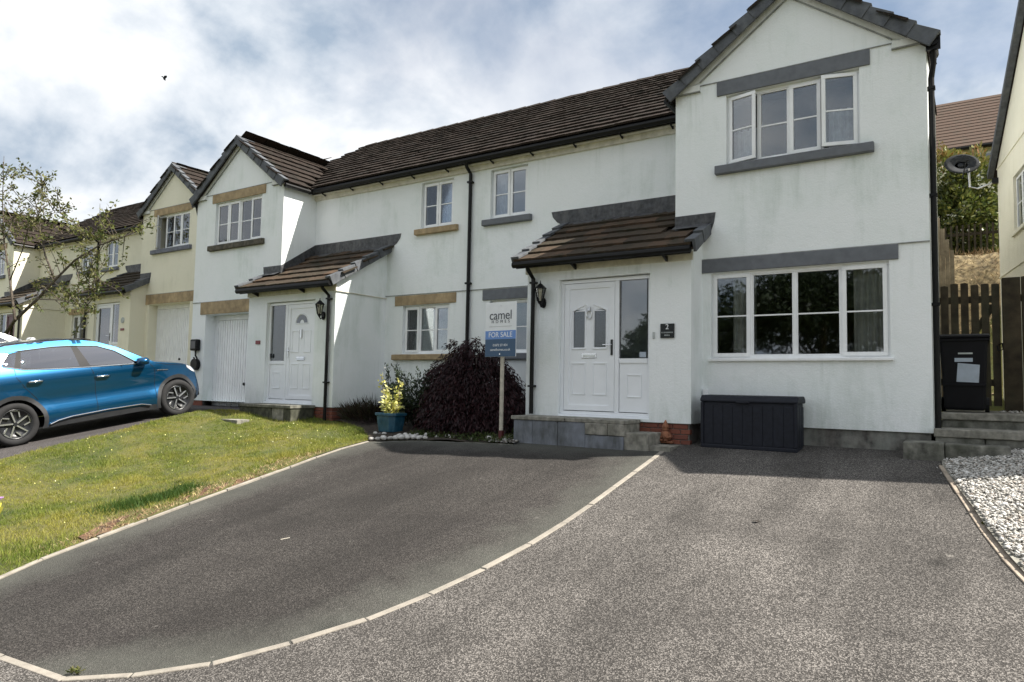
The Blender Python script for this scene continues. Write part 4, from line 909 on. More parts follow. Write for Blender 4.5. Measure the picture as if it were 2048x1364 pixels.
for j in range(ny_+1):
    for i in range(nx_+1):
        x = 1.5+4.5*i/nx_; y = 9.6+3.6*j/ny_; V.append((x, y, .45+3.85*float(ss(9.6, 12.6, y))+.10*math.sin(x*7+y*3)*math.sin(y*6)))
for j in range(ny_):
    for i in range(nx_): a = j*(nx_+1)+i; Fq.append((a, a+1, a+nx_+2, a+nx_+1))
bk = nmesh('bank', V, Fq, 'straw_bank'); bk['kind'] = 'structure'; bk.data.shade_smooth()
n = 2500; P = np.stack([RNG.uniform(2.4, 5.2, n), RNG.uniform(9.8, 13.0, n)], 1); P = np.column_stack([P, .47+3.85*ss(9.6, 12.6, P[:, 1])])
leaves('bank_grass', P, RNG.normal(size=(n, 3))*.6+[0, -.5, .3], .22, .012, 'dead_grass', None, 'stuff'); tag(bpy.data.objects['bank_grass'], 'dry straw grass lying on the bank', 'grass')

def blob(n, c, r, hollow=.55):
    d = unit(RNG.normal(size=(n, 3))); rr = (hollow+(1-hollow)*RNG.random(n)**.5)[:, None]; lump = 1+.22*np.sin(d[:, :1]*7+1)*np.sin(d[:, 1:2]*6+2)*np.sin(d[:, 2:]*8); return np.asarray(c)+d*rr*lump*np.asarray(r), d
t = thing('photinia_shrub', 'tall evergreen shrub with reddish top behind the satellite dish', 'shrub', (3.5, 14.4, 4.2))
PP = []; DD = []
for c, r, n in (((3.0, 14.3, 6.9), (.85, .9, 1.0), 3000), ((3.9, 14.5, 6.6), (.8, .8, 1.1), 2800), ((3.45, 14.1, 5.6), (1.1, .9, 1.1), 3800), ((2.7, 14.2, 5.0), (.7, .7, .8), 1500), ((3.7, 14.0, 5.0), (.8, .6, .7), 1700)):
    p, d = blob(n, c, r); PP.append(p); DD.append(d+RNG.normal(size=(n, 3))*.6)
P = np.concatenate(PP); D = np.concatenate(DD); o = leaves('foliage', P, D, .17, .075, 'hedge_leaf', t)
rr = np.empty(len(o.data.vertices), np.float32); o.data.attributes['rnd'].data.foreach_get('value', rr); zz = np.repeat(P[:, 2], 4); rr = np.clip(rr*.62+.38*ss(6.9, 7.6, zz), 0, 1); o.data.attributes['rnd'].data.foreach_set('value', rr.astype(np.float32))
for k in range(4): obj('stem', MB().tube([(3.3+.15*k, 14.3, 4.0), (3.1+.3*k, 14.3, 5.2), (2.9+.4*k, 14.3, 6.6)], [.05, .035, .012], 6), 'bark', t)

# ------------------------------------------------------------------ porch steps and things by the front doors
t = thing('door_step', 'concrete doorstep with grey painted blocks below the white front door', 'step', (-1.2, -.8, -.4))
blk('slab', -2.24, -1.30, -1.075, -.49, -.022, .035, 'concrete', t, .01); blk('slab', -1.294, -.335, -1.06, -.49, -.022, .035, 'concrete', t, .01)
z0 = -.62
blk('painted_block', -2.20, -1.86, -1.05, -.50, z0, -.024, 'block_paint', t, .008); blk('painted_block', -1.856, -1.42, -1.055, -.50, z0, -.024, 'block_paint', t, .008); blk('painted_block', -1.416, -.96, -1.05, -.50, z0, -.024, 'block_paint', t, .008)
blk('stone_block', -.955, -.60, -1.075, -.50, -.19, -.023, 'concrete', t, .012); blk('stone_block', -.596, -.345, -1.07, -.50, -.19, -.023, 'concrete', t, .012); blk('painted_block', -.955, -.36, -1.06, -.50, z0, -.194, 'block_paint', t, .008)
t = thing('low_step', 'low concrete block step beside the grey painted doorstep', 'step', (-.2, -.7, -.4))
blk('block', -.40, .0, -1.02, -.52, -.5, -.135, 'concrete', t, .014); blk('paving_slab', -.30, .30, -.98, -.45, -.5, float(G(0, -.6))+.012, 'concrete', t, .006)
t = thing('door_step', 'mossy concrete doorstep below the door with fan light', 'step', (-8.2, -.9, -.3))
blk('top_slab', -9.0, -7.36, -1.12, -.49, -.03, .03, 'old_concrete', t, .01); blk('stone_block', -8.98, -7.95, -1.10, -.5, -.6, -.032, 'mossy_block', t, .012); blk('stone_block', -7.945, -7.60, -1.09, -.5, -.6, -.032, 'concrete', t, .012); blk('stone_block', -7.595, -7.38, -1.09, -.5, -.6, -.032, 'mossy_block', t, .012)
blk('low_block', -9.35, -9.04, -1.05, -.5, -.6, -.15, 'old_concrete', t, .012)
o = obj('drain_cover', MB().box(-8.55, -8.05, -1.80, -1.52, float(G(-8.3, -1.7))-.05, float(G(-8.3, -1.7))+.048), 'concrete', None, .008); tag(o, 'pale concrete slab cover lying in the lawn near mossy doorstep', 'slab')

def lantern(c, label):
    c = Vector(c); t = thing('wall_lantern', label, 'lantern', c, 'black carriage lanterns by the front doors')
    y = c.y; hx = lambda r, z, n=6: [(c.x+r*math.cos(k*math.pi/3+.5), y-.13+r*math.sin(k*math.pi/3+.5), c.z+z) for k in range(n)]
    obj('back_plate', MB().prism([(c.x+.045*math.cos(k*math.pi/6), y-.012, c.z-.10+.085*math.sin(k*math.pi/6)) for k in range(12)], (0, -.03, 0)), 'black_iron', t)
    obj('arm', MB().tube([(c.x, y-.03, c.z-.13), (c.x, y-.10, c.z-.17), (c.x, y-.14, c.z-.12)], .013, 8), 'black_iron', t)
    A, B = hx(.045, -.08), hx(.085, .12); C_, D = hx(.105, .12), hx(.02, .20)
    obj('glass', MB().add(hx(.040, -.075)+hx(.078, .118), [(k, (k+1) % 6, 6+(k+1) % 6, 6+k) for k in range(6)]), 'lantern_glass', t)
    cg = MB()
    for k in range(6): cg.tube([A[k], B[k]], .008, 6)
    obj('cage', cg, 'black_iron', t)
    obj('cap', MB().add(C_+D, [tuple(range(5, -1, -1)), tuple(range(6, 12))]+[(k, (k+1) % 6, 6+(k+1) % 6, 6+k) for k in range(6)]).tube([(c.x, y-.13, c.z+.2), (c.x, y-.13, c.z+.25)], [.012, .005], 6), 'black_iron', t)
    obj('base', MB().add(hx(.05, -.08)+hx(.02, -.13), [tuple(range(6)), tuple(range(11, 5, -1))]+[(k, 6+k, 6+(k+1) % 6, (k+1) % 6) for k in range(6)]), 'black_iron', t)
    obj('bulb', MB().lathe([(.008, -.06), (.025, -.02), (.028, .02), (.012, .06)], 8, (c.x, y-.13, c.z)), 'upvc', t, smooth=True)
lantern((-2.02, DP, 1.94), 'black carriage lantern beside the for sale board')
lantern((-7.20, DP, 1.94), 'black carriage lantern beside the door with fan light')
o = thing('house_sign', 'small black square number sign on porch wall beside the front door', 'sign', (.07, DP, 1.3))
obj('plate', MB().box(-.035, .175, DP-.022, DP-.004, 1.225, 1.435), 'plaque', o, .004)
text('2', .105, (.07, DP-.0235, 1.385), FRONT, 'sign_text_white', o)
lt = MB(); random.seed(5)
for row, (z, a, b) in enumerate(((1.305, -.015, .155), (1.265, .03, .11))):
    x = a
    while x < b: lt.box(x, x+.007, DP-.0245, DP-.0225, z-.010, z+.010); x += random.choice((.013, .017))
obj('small_lettering', lt, 'grey_meter', o)
text('CLOSE', .0001, (.07, DP-.02, 1.3), FRONT, 'plaque', o) if False else None
o = obj('doorbell', MB().box(-.155, -.125, DP-.02, DP-.001, 1.22, 1.32), 'grey_meter', None, .006); tag(o, 'small grey doorbell on the wall right of the glazed side panel', 'doorbell')
o = obj('number_plate', MB().box(-9.35, -9.20, DP-.02, DP-.001, 1.30, 1.38), 'red_sign', None, .004); tag(o, 'small dark red name plate between garage and fan light door', 'sign')
o = obj('meter_tag', MB().box(-7.12, -7.03, DP-.015, DP-.001, 1.33, 1.45), 'grey_meter', None, .004); tag(o, 'small grey number tile below the lantern beside black downpipe', 'sign')
o = obj('doorbell', MB().box(-8.93, -8.89, DP+.05, DP+.074, 1.0, 1.09), 'black_plastic', None, .006); tag(o, 'small black doorbell on the frame of the fan light door', 'doorbell')
o = obj('number_plate', MB().box(-18.19-.06, -18.19+.14, DP+CY-.02, DP+CY-.001, 1.98, 2.05), 'red_sign', None, .003); tag(o, 'tiny red name plate on the cream porch behind the blue car', 'sign')
o = obj('wall_plaque', MB().lathe([(.09, -.02), (.09, 0.0)], 16, (-18.19+.04, DP+CY-.001, 2.30), 'y'), 'grey_meter', None); tag(o, 'round grey plaque on the cream porch wall', 'plaque')
# outside tap box and cable at the porch corner
t = thing('socket_box', 'small white socket box low on wing wall above the storage box', 'socket', (.48, 0, .5)); obj('box', MB().box(.445, .515, -.05, -.001, .40, .50), 'upvc', t, .006); obj('cable', MB().tube([(.48, -.02, .40), (.47, -.03, .2), (.46, -.03, -.2)], .008, 6), 'upvc', t)
# car charger between the garages
t = thing('car_charger', 'black wall box charger with looped cable beside the ribbed garage door', 'charger', (-12.30, 0, 1.1))
obj('case', MB().box(-12.44, -12.16, -.12, -.001, 1.22, 1.50), 'black_plastic', t, .03); obj('case_face', MB().box(-12.40, -12.20, -.126, -.121, 1.27, 1.45), 'rim_dark', t, .01)
obj('cable', MB().tube([(-12.28, -.05, 1.22), (-12.22, -.09, 1.10), (-12.16, -.08, 1.02), (-12.24, -.07, .97), (-12.32, -.07, 1.05)], .02, 8), 'black_plastic', t); obj('cable_reel', MB().lathe([(.05, -.10), (.14, -.10), (.14, -.001), (.05, -.001)], 16, (-12.27, -.002, .88), 'y'), 'black_plastic', t)
# garden ornament
t = thing('garden_gnome', 'small terracotta gnome ornament in front of the red brick plinth', 'ornament', (.02, -.52, -.29))
gx0, gy0, gz0 = .05, -.50, float(G(.05, -.5))+.012
obj('base', MB().box(gx0-.10, gx0+.12, gy0-.06, gy0+.05, gz0, gz0+.03), 'terracotta', t, .01)
obj('body', MB().lathe([(.03, .03), (.075, .05), (.082, .10), (.06, .15), (.045, .17)], 12, (gx0, gy0, gz0)), 'terracotta', t, smooth=True)
obj('head', MB().lathe([(.02, .155), (.045, .175), (.05, .20), (.04, .23)], 12, (gx0, gy0-.005, gz0)), 'terracotta', t, smooth=True); obj('hat', MB().lathe([(.058, .215), (.045, .25), (.02, .30), (.004, .33)], 12, (gx0, gy0, gz0)), 'terracotta', t, smooth=True)
obj('arm', MB().tube([(gx0+.07, gy0-.02, gz0+.13), (gx0+.095, gy0-.05, gz0+.09), (gx0+.04, gy0-.08, gz0+.08)], [.02, .018, .014], 8), 'terracotta', t, smooth=True); obj('arm', MB().tube([(gx0-.07, gy0-.02, gz0+.13), (gx0-.09, gy0-.05, gz0+.09), (gx0-.03, gy0-.08, gz0+.08)], [.02, .018, .014], 8), 'terracotta', t, smooth=True)
obj('foot', MB().box(gx0-.05, gx0-.01, gy0-.11, gy0-.03, gz0+.03, gz0+.06), 'terracotta', t, .012); obj('foot', MB().box(gx0+.01, gx0+.05, gy0-.11, gy0-.03, gz0+.03, gz0+.06), 'terracotta', t, .012)

# storage box
def storage_box():
    x0, x1, y0, y1 = .57, 1.86, -.56, -.05; zg = float(G(1.2, -.5))+.0; z1 = .40
    t = thing('storage_box', 'dark plastic garden storage box against the white wall under window', 'storage box', (1.2, -.3, zg))
    mb = MB(); mb.box(x0+.03, x1-.03, y0+.03, y1-.02, zg, z1-.07); obj('body', mb, 'box_plastic', t, .015)
    n = 9; wdt = (x1-x0-.10)/n
    for i in range(n): obj('panel', MB().box(x0+.05+i*wdt+.003, x0+.05+(i+1)*wdt-.003, y0+.023, y0+.031, zg+.05, z1-.12), 'box_plastic', t, .004)
    for i in range(3): obj('panel', MB().box(x1-.032, x1-.018, y0+.06+i*.14, y0+.06+i*.14+.125, zg+.05, z1-.12), 'box_plastic', t, .006)
    obj('base_trim', MB().box(x0+.01, x1-.01, y0+.008, y1-.01, zg-.01, zg+.045), 'box_plastic', t, .012); obj('corner_post', MB().box(x0+.008, x0+.05, y0+.006, y0+.05, zg+.046, z1-.075), 'box_plastic', t, .01); obj('corner_post', MB().box(x1-.05, x1-.008, y0+.006, y0+.05, zg+.046, z1-.075), 'box_plastic', t, .01)
    lid = obj('lid', MB().prism([(x0, y0, z1-.075), (x0, y0+.01, z1-.03), (x0, y0+.07, z1+.015), (x0, y1-.06, z1+.022), (x0, y1, z1-.02), (x0, y1, z1-.075)], (x1-x0, 0, 0)), 'box_plastic', t, .018)
    obj('handle_lip', MB().box(x0+.50, x0+.68, y0-.012, y0+.02, z1-.085, z1-.060), 'box_plastic', lid, .006)
storage_box()

# wheelie bin
def bin_():
    cx, cy, z = 3.66, .98, .255; t = thing('wheelie_bin', 'black wheelie bin with pale stickers on the top step by the gate', 'bin', (cx, cy, z))
    a, b = .225, .27; h = .96; y0b, y0t, y1 = cy-.22, cy-.30, cy+.33
    vs = [(cx-a, y0b, z+.03), (cx+a, y0b, z+.03), (cx+a, cy+.26, z+.03), (cx-a, cy+.26, z+.03), (cx-b, y0t, z+h), (cx+b, y0t, z+h), (cx+b, y1, z+h), (cx-b, y1, z+h)]
    obj('body', MB().add(vs, [(3,2,1,0),(4,5,6,7),(0,1,5,4),(1,2,6,5),(2,3,7,6),(3,0,4,7)]), 'bin_plastic', t, .03)
    obj('rim', MB().box(cx-b-.02, cx+b+.02, y0t-.02, y1+.01, z+h-.03, z+h+.012), 'bin_plastic', t, .01)
    lid = obj('lid', MB().prism([(cx-b-.025, y0t-.045, z+h+.014), (cx-b-.025, y0t-.04, z+h+.045), (cx-b-.025, cy, z+h+.085), (cx-b-.025, y1+.02, z+h+.07), (cx-b-.025, y1+.02, z+h+.014)], (2*b+.05, 0, 0)), 'bin_plastic', t, .012)
    obj('handle', MB().tube([(cx-.2, y1+.07, z+h+.03), (cx+.2, y1+.07, z+h+.03)], .016, 8), 'bin_plastic', t)
    for s_ in (-1, 1): obj('wheel', MB().lathe([(.05, -.025), (.10, -.025), (.10, .025), (.05, .025)], 16, (cx+s_*.25, cy+.28, z+.10), 'x'), 'tyre', t)
    f = lambda zz: y0b+(y0t-y0b)*(zz-z-.03)/(h-.03)-.004
    def stick(nm, pts, m): obj(nm, MB().prism([(cx+px, f(z+pz), z+pz) for px, pz in pts], (0, -.002, 0)), m, t)
    stick('sticker', [(-.10, .66), (.10, .66), (.10, .71), (-.10, .71)], 'sticker'); stick('sticker', [(-.085, .40), (.16, .39), (.175, .62), (-.065, .645)], 'sticker'); stick('sticker', [(-.06, .76), (.10, .76), (.10, .78), (-.06, .78)], 'grey_meter')
    obj('front_band', MB().box(cx-.24, cx+.24, f(z+.36)-.014, f(z+.36)+.03, z+.345, z+.375), 'bin_plastic', t, .005)
bin_()

# for sale board
def sale_board():
    y = -1.12; zg = float(G(-2.42, y)); t = thing('for_sale_board', 'for sale board on a white post in front of the purple maple', 'sign', (-2.42, y, zg))
    x0, x1, z0, z1 = -2.745, -2.115, .945, 1.805; th = R(-6); cx = (x0+x1)/2; Rz = Matrix.Rotation(th, 4, 'Z')
    T = lambda x, yy, z: (cx+(x-cx)*math.cos(th)-(yy-y)*math.sin(th), y+(x-cx)*math.sin(th)+(yy-y)*math.cos(th), z)
    obj('post', MB().box(-2.435, -2.385, y+.012, y+.055, zg+.18, z1-.1), 'post_wood', t, .004); obj('post_foot', MB().box(-2.442, -2.378, y+.006, y+.061, zg-.1, zg+.185), 'oxblood', t, .004)
    bd = obj('board', MB().box(x0, x1, y-.006, y+.008, z0, z1, T), 'sign_white', t, .002)
    obj('blue_band', MB().box(x0+.002, x1-.002, y-.0085, y-.0065, 1.222, 1.355, T), 'sign_blue', bd); obj('navy_band', MB().box(x0+.002, x1-.002, y-.0085, y-.0065, z0+.002, 1.2215, T), 'sign_navy', bd); obj('rule', MB().box(x0+.08, x1-.08, y-.0085, y-.0065, 1.418, 1.424, T), 'grey_meter', bd)
    rot = (Rz.to_3x3() @ FRONT)
    def tx(s, size, z, m, sp_=1.0): text(s, size, T(cx, y-.0095, z), rot, m, bd, spacing=sp_)
    tx('camel', .205, 1.595, 'sign_text_dark', .98); tx('HOMES', .068, 1.497, 'sign_text_dark', 2.1); tx('FOR SALE', .115, 1.288, 'sign_text_white', 1.0); tx('01872 571454', .052, 1.125, 'sign_text_white'); tx('camelhomes.co.uk', .056, 1.055, 'sign_text_white')
    obj('bolt', MB().lathe([(.012, -.016), (.012, -.006)], 10, T(cx, y-.002, .985), 'y'), 'chrome', bd); obj('bolt', MB().lathe([(.008, -.014), (.008, -.006)], 10, T(cx, y-.002, 1.75), 'y'), 'silver', bd)
sale_board()

# ------------------------------------------------------------------ cars
def car(name, label, paint, T, prof, wins, seams, k=1.0, fancy=True, belt=1.1, wheelbase=2.72):
    """T maps local (s forward, l to the right, h up) to world; prof = side silhouette from rear bottom over the roof to front bottom"""
    p0 = T(wheelbase/2, 0, 0); root = thing(name, label, 'car', p0)
    Wb, RA, RC = .93, .385, .452; hub = .345; zb = .21
    def wid(s, h):
        w = Wb
        if h > belt: w -= (h-belt)*.40+(h-belt)**2*.25
        else:
            w += .022*math.exp(-((h-belt+.10)/.06)**2)-.040*math.exp(-((h-.66)/.12)**2)+.014*math.exp(-((h-.44)/.07)**2)
            if h < .34: w -= (.34-h)*.35
        if s > 2.35: w -= .26*((s-2.35)/.95)**2.2
        if s < -.15: w -= .17*((-.15-s)/.7)**2
        for wx in (0, wheelbase):
            d = math.hypot(s-wx, h-hub); w += .022*math.exp(-((d-.42)/.10)**2)
        return w
    arc = lambda cx_, r, a0, a1, n=18: [(cx_+r*math.cos(R(a0+(a1-a0)*i/n)), hub+r*math.sin(R(a0+(a1-a0)*i/n))) for i in range(n+1)]
    a_b = math.degrees(math.asin((zb-hub)/RA))
    outline = list(prof)+arc(wheelbase, RA, a_b, 180-a_b)+arc(0, RA, a_b, 180-a_b)
    outline = densify(outline, .07)
    V = [Vector(p) for p in outline]; E = [(i, (i+1) % len(outline)) for i in range(len(outline))]
    def addline(pts, closed):
        pts = densify(pts, .07, closed); b0 = len(V); V.extend(Vector(p) for p in pts); n = len(pts); E.extend((b0+i, b0+(i+1) % n) for i in range(n if closed else n-1))
    for w in wins.values(): addline(w, True)
    a_c = math.degrees(math.asin((zb-hub)/RC))
    for cx_ in (0, wheelbase): addline(arc(cx_, RC, a_c, 180-a_c), False)
    sill = [(.452, .255), (.80, .31), (2.26, .30)]; addline(sill, False)
    gx_, gy_ = np.meshgrid(np.arange(-.85, 3.3, .075), np.arange(.2, 1.62, .06)); Q = np.stack([gx_.ravel(), gy_.ravel()], 1); Q = Q[inpoly(Q, outline)]
    V += [Vector((float(a), float(b))) for a, b in Q]
    v, _, f, _, _, _ = delaunay_2d_cdt(V, E, [], 0, 1e-4); v = np.array([tuple(p) for p in v]); f = np.array([tuple(t_) for t_ in f]); cen = v[f].mean(1)
    ins = inpoly(cen, outline); f = f[ins]; cen = cen[ins]
    cls = np.array(['body']*len(f), dtype=object)
    for nm, w in wins.items():
        if nm == 'bp_surround': cls[inpoly(cen, w)] = nm
    for nm, w in wins.items():
        if nm != 'bp_surround': cls[inpoly(cen, w)] = nm
    for cx_ in (0, wheelbase): cls[np.hypot(cen[:, 0]-cx_, cen[:, 1]-hub) < RC] = 'cladding'
    silly = np.interp(cen[:, 0], [p[0] for p in sill], [p[1] for p in sill]); m_ = (cen[:, 0] > .45) & (cen[:, 0] < 2.26) & (cen[:, 1] < silly) & (cls == 'body'); cls[m_] = 'cladding'
    cls[(cen[:, 1] < .30) & (cls == 'body') & ((cen[:, 0] > 3.0) | (cen[:, 0] < -.4))] = 'cladding'
    matof = {'body': paint, 'cladding': 'cladding'}
    for side in (1, -1):
        for c in sorted(set(cls)):
            ff = f[cls == c]; used = np.unique(ff); mp = {int(u): i for i, u in enumerate(used)}; off = -.006 if c not in matof else 0.0
            mb = MB().add([T(v[u][0], side*(wid(*v[u])+off), v[u][1]) for u in used], [tuple(mp[int(i)] for i in t_) for t_ in ff])
            obj({'body': 'side_body', 'cladding': 'wheel_arch_trim'}.get(c, 'side_window' if c.startswith('win') else 'pillar_trim'), mb, matof.get(c, 'silver' if c == 'dpillar' else ('pillar_black' if c.startswith('bp') else 'car_glass')), root, smooth=True, fix=True)
    # centre strips: bonnet, screen, roof, tailgate, bumpers
    pr2 = densify(prof, .09, False)
    def strip(nm, lo, hi, mat, camber, fwd=0.0, inset=0.0):
        rows = []; NN = 12
        for i in range(lo, hi+1):
            s_, h_ = pr2[i]; a = Vector(pr2[max(i-1, 0)]); b = Vector(pr2[min(i+1, len(pr2)-1)]); t_ = (b-a).normalized(); nrm = Vector((-t_.y, t_.x)); w = wid(s_, h_)-inset; rows.append([T(s_+nrm.x*(camber)*(1-(j/NN*2-1)**2)+fwd*(1-abs(j/NN*2-1)**2.4), w*(j/NN*2-1), h_+nrm.y*camber*(1-(j/NN*2-1)**2)) for j in range(NN+1)])
        mb = MB(); nr = len(rows); mb.add([p for r_ in rows for p in r_], [(i*(NN+1)+j, i*(NN+1)+j+1, (i+1)*(NN+1)+j+1, (i+1)*(NN+1)+j) for i in range(nr-1) for j in range(NN)])
        return obj(nm, mb, mat, root, smooth=True)
    def at(s_, h_): return min(range(len(pr2)), key=lambda i: (pr2[i][0]-s_)**2+(pr2[i][1]-h_)**2)
    i0, i1, i2, i3, i4, i5 = at(*prof[0]), at(*wins['marks'][0]) if 'marks' in wins else 0, 0, 0, 0, 0
    mk = car.marks[name]; I = [at(*q) for q in mk]
    strip('rear_bumper', 0, I[0], 'cladding' if fancy else paint, 0, -.10); strip('tailgate', I[0], I[1], paint, 0, -.08); strip('rear_window', I[1], I[2], 'car_glass', .03, -.03); strip('roof', I[2], I[3], paint, .045); strip('windscreen', I[3], I[4], 'car_glass', .05); strip('bonnet', I[4], I[5], paint, .05, .04); strip('front_bumper', I[5], len(pr2)-1, paint, 0, .12)
    mb = MB(); mb.add([T(s_, l, zb+.01) for s_ in (-.75, 3.1) for l in (-.78, .78)], [(0, 2, 3, 1)]); obj('underside', mb, 'under', root)
    # cabin: dark interior floor and seats so that windows are not see-through voids
    mb = MB().box(.1, 2.0, -.70, .70, .55, belt-.12, T); obj('cabin', mb, 'under', root)
    for s_, l in ((1.05, .36), (1.05, -.36), (.15, .36), (.15, -.36)): obj('seat', MB().box(s_-.08, s_+.08, l-.22, l+.22, .8, 1.26, T).box(s_-.05, s_+.05, l-.12, l+.12, 1.28, 1.42, T), 'cladding', root, .03)
    # seams
    for pts in seams:
        P_ = densify(pts, .06, False); mb = MB(); vs = []
        for i, (s_, h_) in enumerate(P_):
            a = Vector(P_[max(i-1, 0)]); b = Vector(P_[min(i+1, len(P_)-1)]); t_ = (b-a).normalized(); n_ = Vector((-t_.y, t_.x))*.0035
            vs += [T(s_-n_.x, wid(s_, h_)+.0022, h_-n_.y), T(s_+n_.x, wid(s_, h_)+.0022, h_+n_.y)]
        mb.add(vs, [(2*i, 2*i+1, 2*i+3, 2*i+2) for i in range(len(P_)-1)]); obj('door_seam', mb, 'under', root, fix=False)
    # wheels
    for s_ in (0, wheelbase):
        for side in (1, -1):
            o_ = .70 if True else 0; li, lo_ = side*.66, side*.885
            def L(prof_, n=32):
                vs = []; fs = []
                for (r_, q) in prof_:
                    for i in range(n): a = 2*math.pi*i/n; vs.append(T(s_+r_*math.cos(a), side*q, hub+r_*math.sin(a)))
                for j in range(len(prof_)-1):
                    for i in range(n): fs.append((j*n+i, j*n+(i+1) % n, (j+1)*n+(i+1) % n, (j+1)*n+i))
                return vs, fs
            w = obj('wheel', MB().add(*L([(.235, .66), (.315, .66), (.338, .69), (.345, .74), (.345, .84), (.335, .878), (.30, .896), (.245, .892), (.235, .87)])), 'tyre', root, smooth=True)
            obj('rim', MB().add(*L([(.24, .70), (.24, .885), (.225, .885), (.215, .84), (.10, .825), (.05, .832), (.001, .832)])), 'rim_dark', w, smooth=True)
            sp_ = MB(); n = 5
            for i in range(n):
                a = 2*math.pi*i/n+.35; ca, sa = math.cos(a), math.sin(a)
                def pt(r_, tt, q): return T(s_+ca*r_-sa*tt, side*q, hub+sa*r_+ca*tt)
                def bar(pA, pB, wd):
                    d_ = (Vector(pB)-Vector(pA)).normalized(); n_ = Vector((-d_.y, d_.x))*wd/2; A_, B_ = Vector(pA), Vector(pB); c4 = [A_-n_, B_-n_, B_+n_, A_+n_]
                    sp_.add([pt(q.x, q.y, .862) for q in c4]+[pt(q.x, q.y, .838) for q in c4], [(0,1,2,3),(7,6,5,4),(0,4,5,1),(1,5,6,2),(2,6,7,3),(3,7,4,0)])
                bar((.03, .0), (.235, .045), .022); bar((.225, .045), (.205, -.075), .022); bar((.10, -.075), (.215, -.07), .018)
            if fancy: obj('spokes', sp_, 'alloy', w)
            else: obj('spokes', sp_, 'silver', w)
            if fancy: obj('centre_cap', MB().add(*L([(.03, .84), (.03, .868), (.001, .868)], 12)), 'rim_dark', w)
    # small parts on the visible side
    for hs, hh in ((.31, .985), (1.36, .935)):
        y_ = wid(hs, hh); obj('door_handle', MB().tube([T(hs-.11, y_+.004, hh), T(hs-.08, y_+.034, hh+.005), T(hs+.08, y_+.034, hh), T(hs+.11, y_+.004, hh-.005)], .016, 8), 'chrome' if fancy else paint, root, smooth=True)
    for side in (1, -1):
        m = MB(); c = (2.02, side*1.02, 1.12); n = 12; prf = [(.02, -.10), (.075, -.085), (.088, 0), (.08, .07), (.03, .11)]; vs = []; fs = []
        for r_, q in prf:
            for i in range(n): a = 2*math.pi*i/n; vs.append(T(c[0]+q*.9+.02, c[1]+r_*1.35*math.cos(a), c[2]+r_*.85*math.sin(a)))
        for j in range(len(prf)-1):
            for i in range(n): fs.append((j*n+i, j*n+(i+1) % n, (j+1)*n+(i+1) % n, (j+1)*n+i))
        m.add(vs, fs+[tuple(range(n)), tuple(range((len(prf)-1)*n, len(prf)*n))]); mo = obj('mirror', m, paint, root, smooth=True)
        obj('mirror_arm', MB().tube([T(2.02, side*.88, 1.06), T(2.03, side*.97, 1.08)], .022, 6), 'cladding', mo)
    if fancy:
        ln = lambda pts, o=.004: [T(a, wid(a, b)+o, b) for a, b in densify(pts, .12, False)]
        obj('belt_trim', MB().tube(ln([(-.08, 1.265), (.21, 1.185), (.67, 1.148), (1.15, 1.120), (1.96, 1.085)]), .010, 6), 'chrome', root)
        obj('window_trim', MB().tube(ln([(.02, 1.485), (.21, 1.495), (.7, 1.515), (1.0, 1.505), (1.4, 1.462), (1.66, 1.352), (1.98, 1.11)]), .007, 6), 'chrome', root)
        obj('sill_trim', MB().tube(ln([(.47, .262), (.60, .305), (.80, .335), (1.40, .352), (1.98, .345), (2.16, .30)], .012), .011, 6), 'chrome', root)
        obj('fender_badge', MB().tube(ln([(2.32, .925), (2.44, .918), (2.54, .905)], .006), .010, 6), 'chrome', root)
        obj('headlight', MB().add([T(a, wid(a, b)+.008, b) for a, b in ((2.96, .945), (3.08, .905), (3.18, .82), (3.20, .78), (3.10, .82), (2.98, .90))], [(0, 1, 2, 3, 4, 5)]), 'lamp_lens', root)
        obj('roof_rail', MB().tube([T(a, .66, h_) for a, h_ in ((-.05, 1.575), (.05, 1.605), (.6, 1.632), (1.2, 1.610), (1.35, 1.575))], .010, 8), 'pillar_black', root)
        obj('lower_grille', MB().box(3.18, 3.33, -.62, .62, .30, .42, T), 'cladding', root, .02)
    return root
CP = [(-.74, .26), (-.84, .42), (-.86, .62), (-.83, .86), (-.79, 1.02), (-.70, 1.20), (-.55, 1.42), (-.40, 1.52), (-.13, 1.565), (.2, 1.592), (.48, 1.604), (.97, 1.602), (1.2, 1.578), (1.42, 1.53), (1.72, 1.405), (2.09, 1.19), (2.30, 1.078), (2.63, 1.025), (2.86, .985), (3.02, .935), (3.16, .86), (3.24, .74), (3.285, .60), (3.28, .42), (3.20, .28), (3.09, .235)]
WN = {'win_rear': [(.15, 1.215), (.67, 1.165), (1.02, 1.148), (.985, 1.482), (.7, 1.498), (.23, 1.475)], 'win_front': [(1.19, 1.14), (1.95, 1.095), (1.66, 1.335), (1.4, 1.448), (1.08, 1.480)], 'win_quarter': [(-.09, 1.275), (.07, 1.24), (.16, 1.462), (.06, 1.45)], 'bp_surround': [(-.105, 1.272), (.21, 1.19), (.67, 1.152), (1.15, 1.126), (2.0, 1.086), (1.68, 1.345), (1.41, 1.460), (1.0, 1.498), (.7, 1.508), (.2, 1.487), (.03, 1.46)], 'dpillar': [(-.36, 1.20), (-.11, 1.282), (.045, 1.455), (-.06, 1.47), (-.22, 1.42)]}
SM = [[(1.16, 1.13), (1.19, 1.08), (1.225, .95), (1.235, .62), (1.225, .36)], [(.06, 1.215), (.055, 1.08), (.17, .89), (.34, .68)], [(2.20, 1.06), (2.285, .95), (2.285, .80), (2.265, .42)], [(2.31, 1.055), (2.60, .99), (2.90, .955)]]
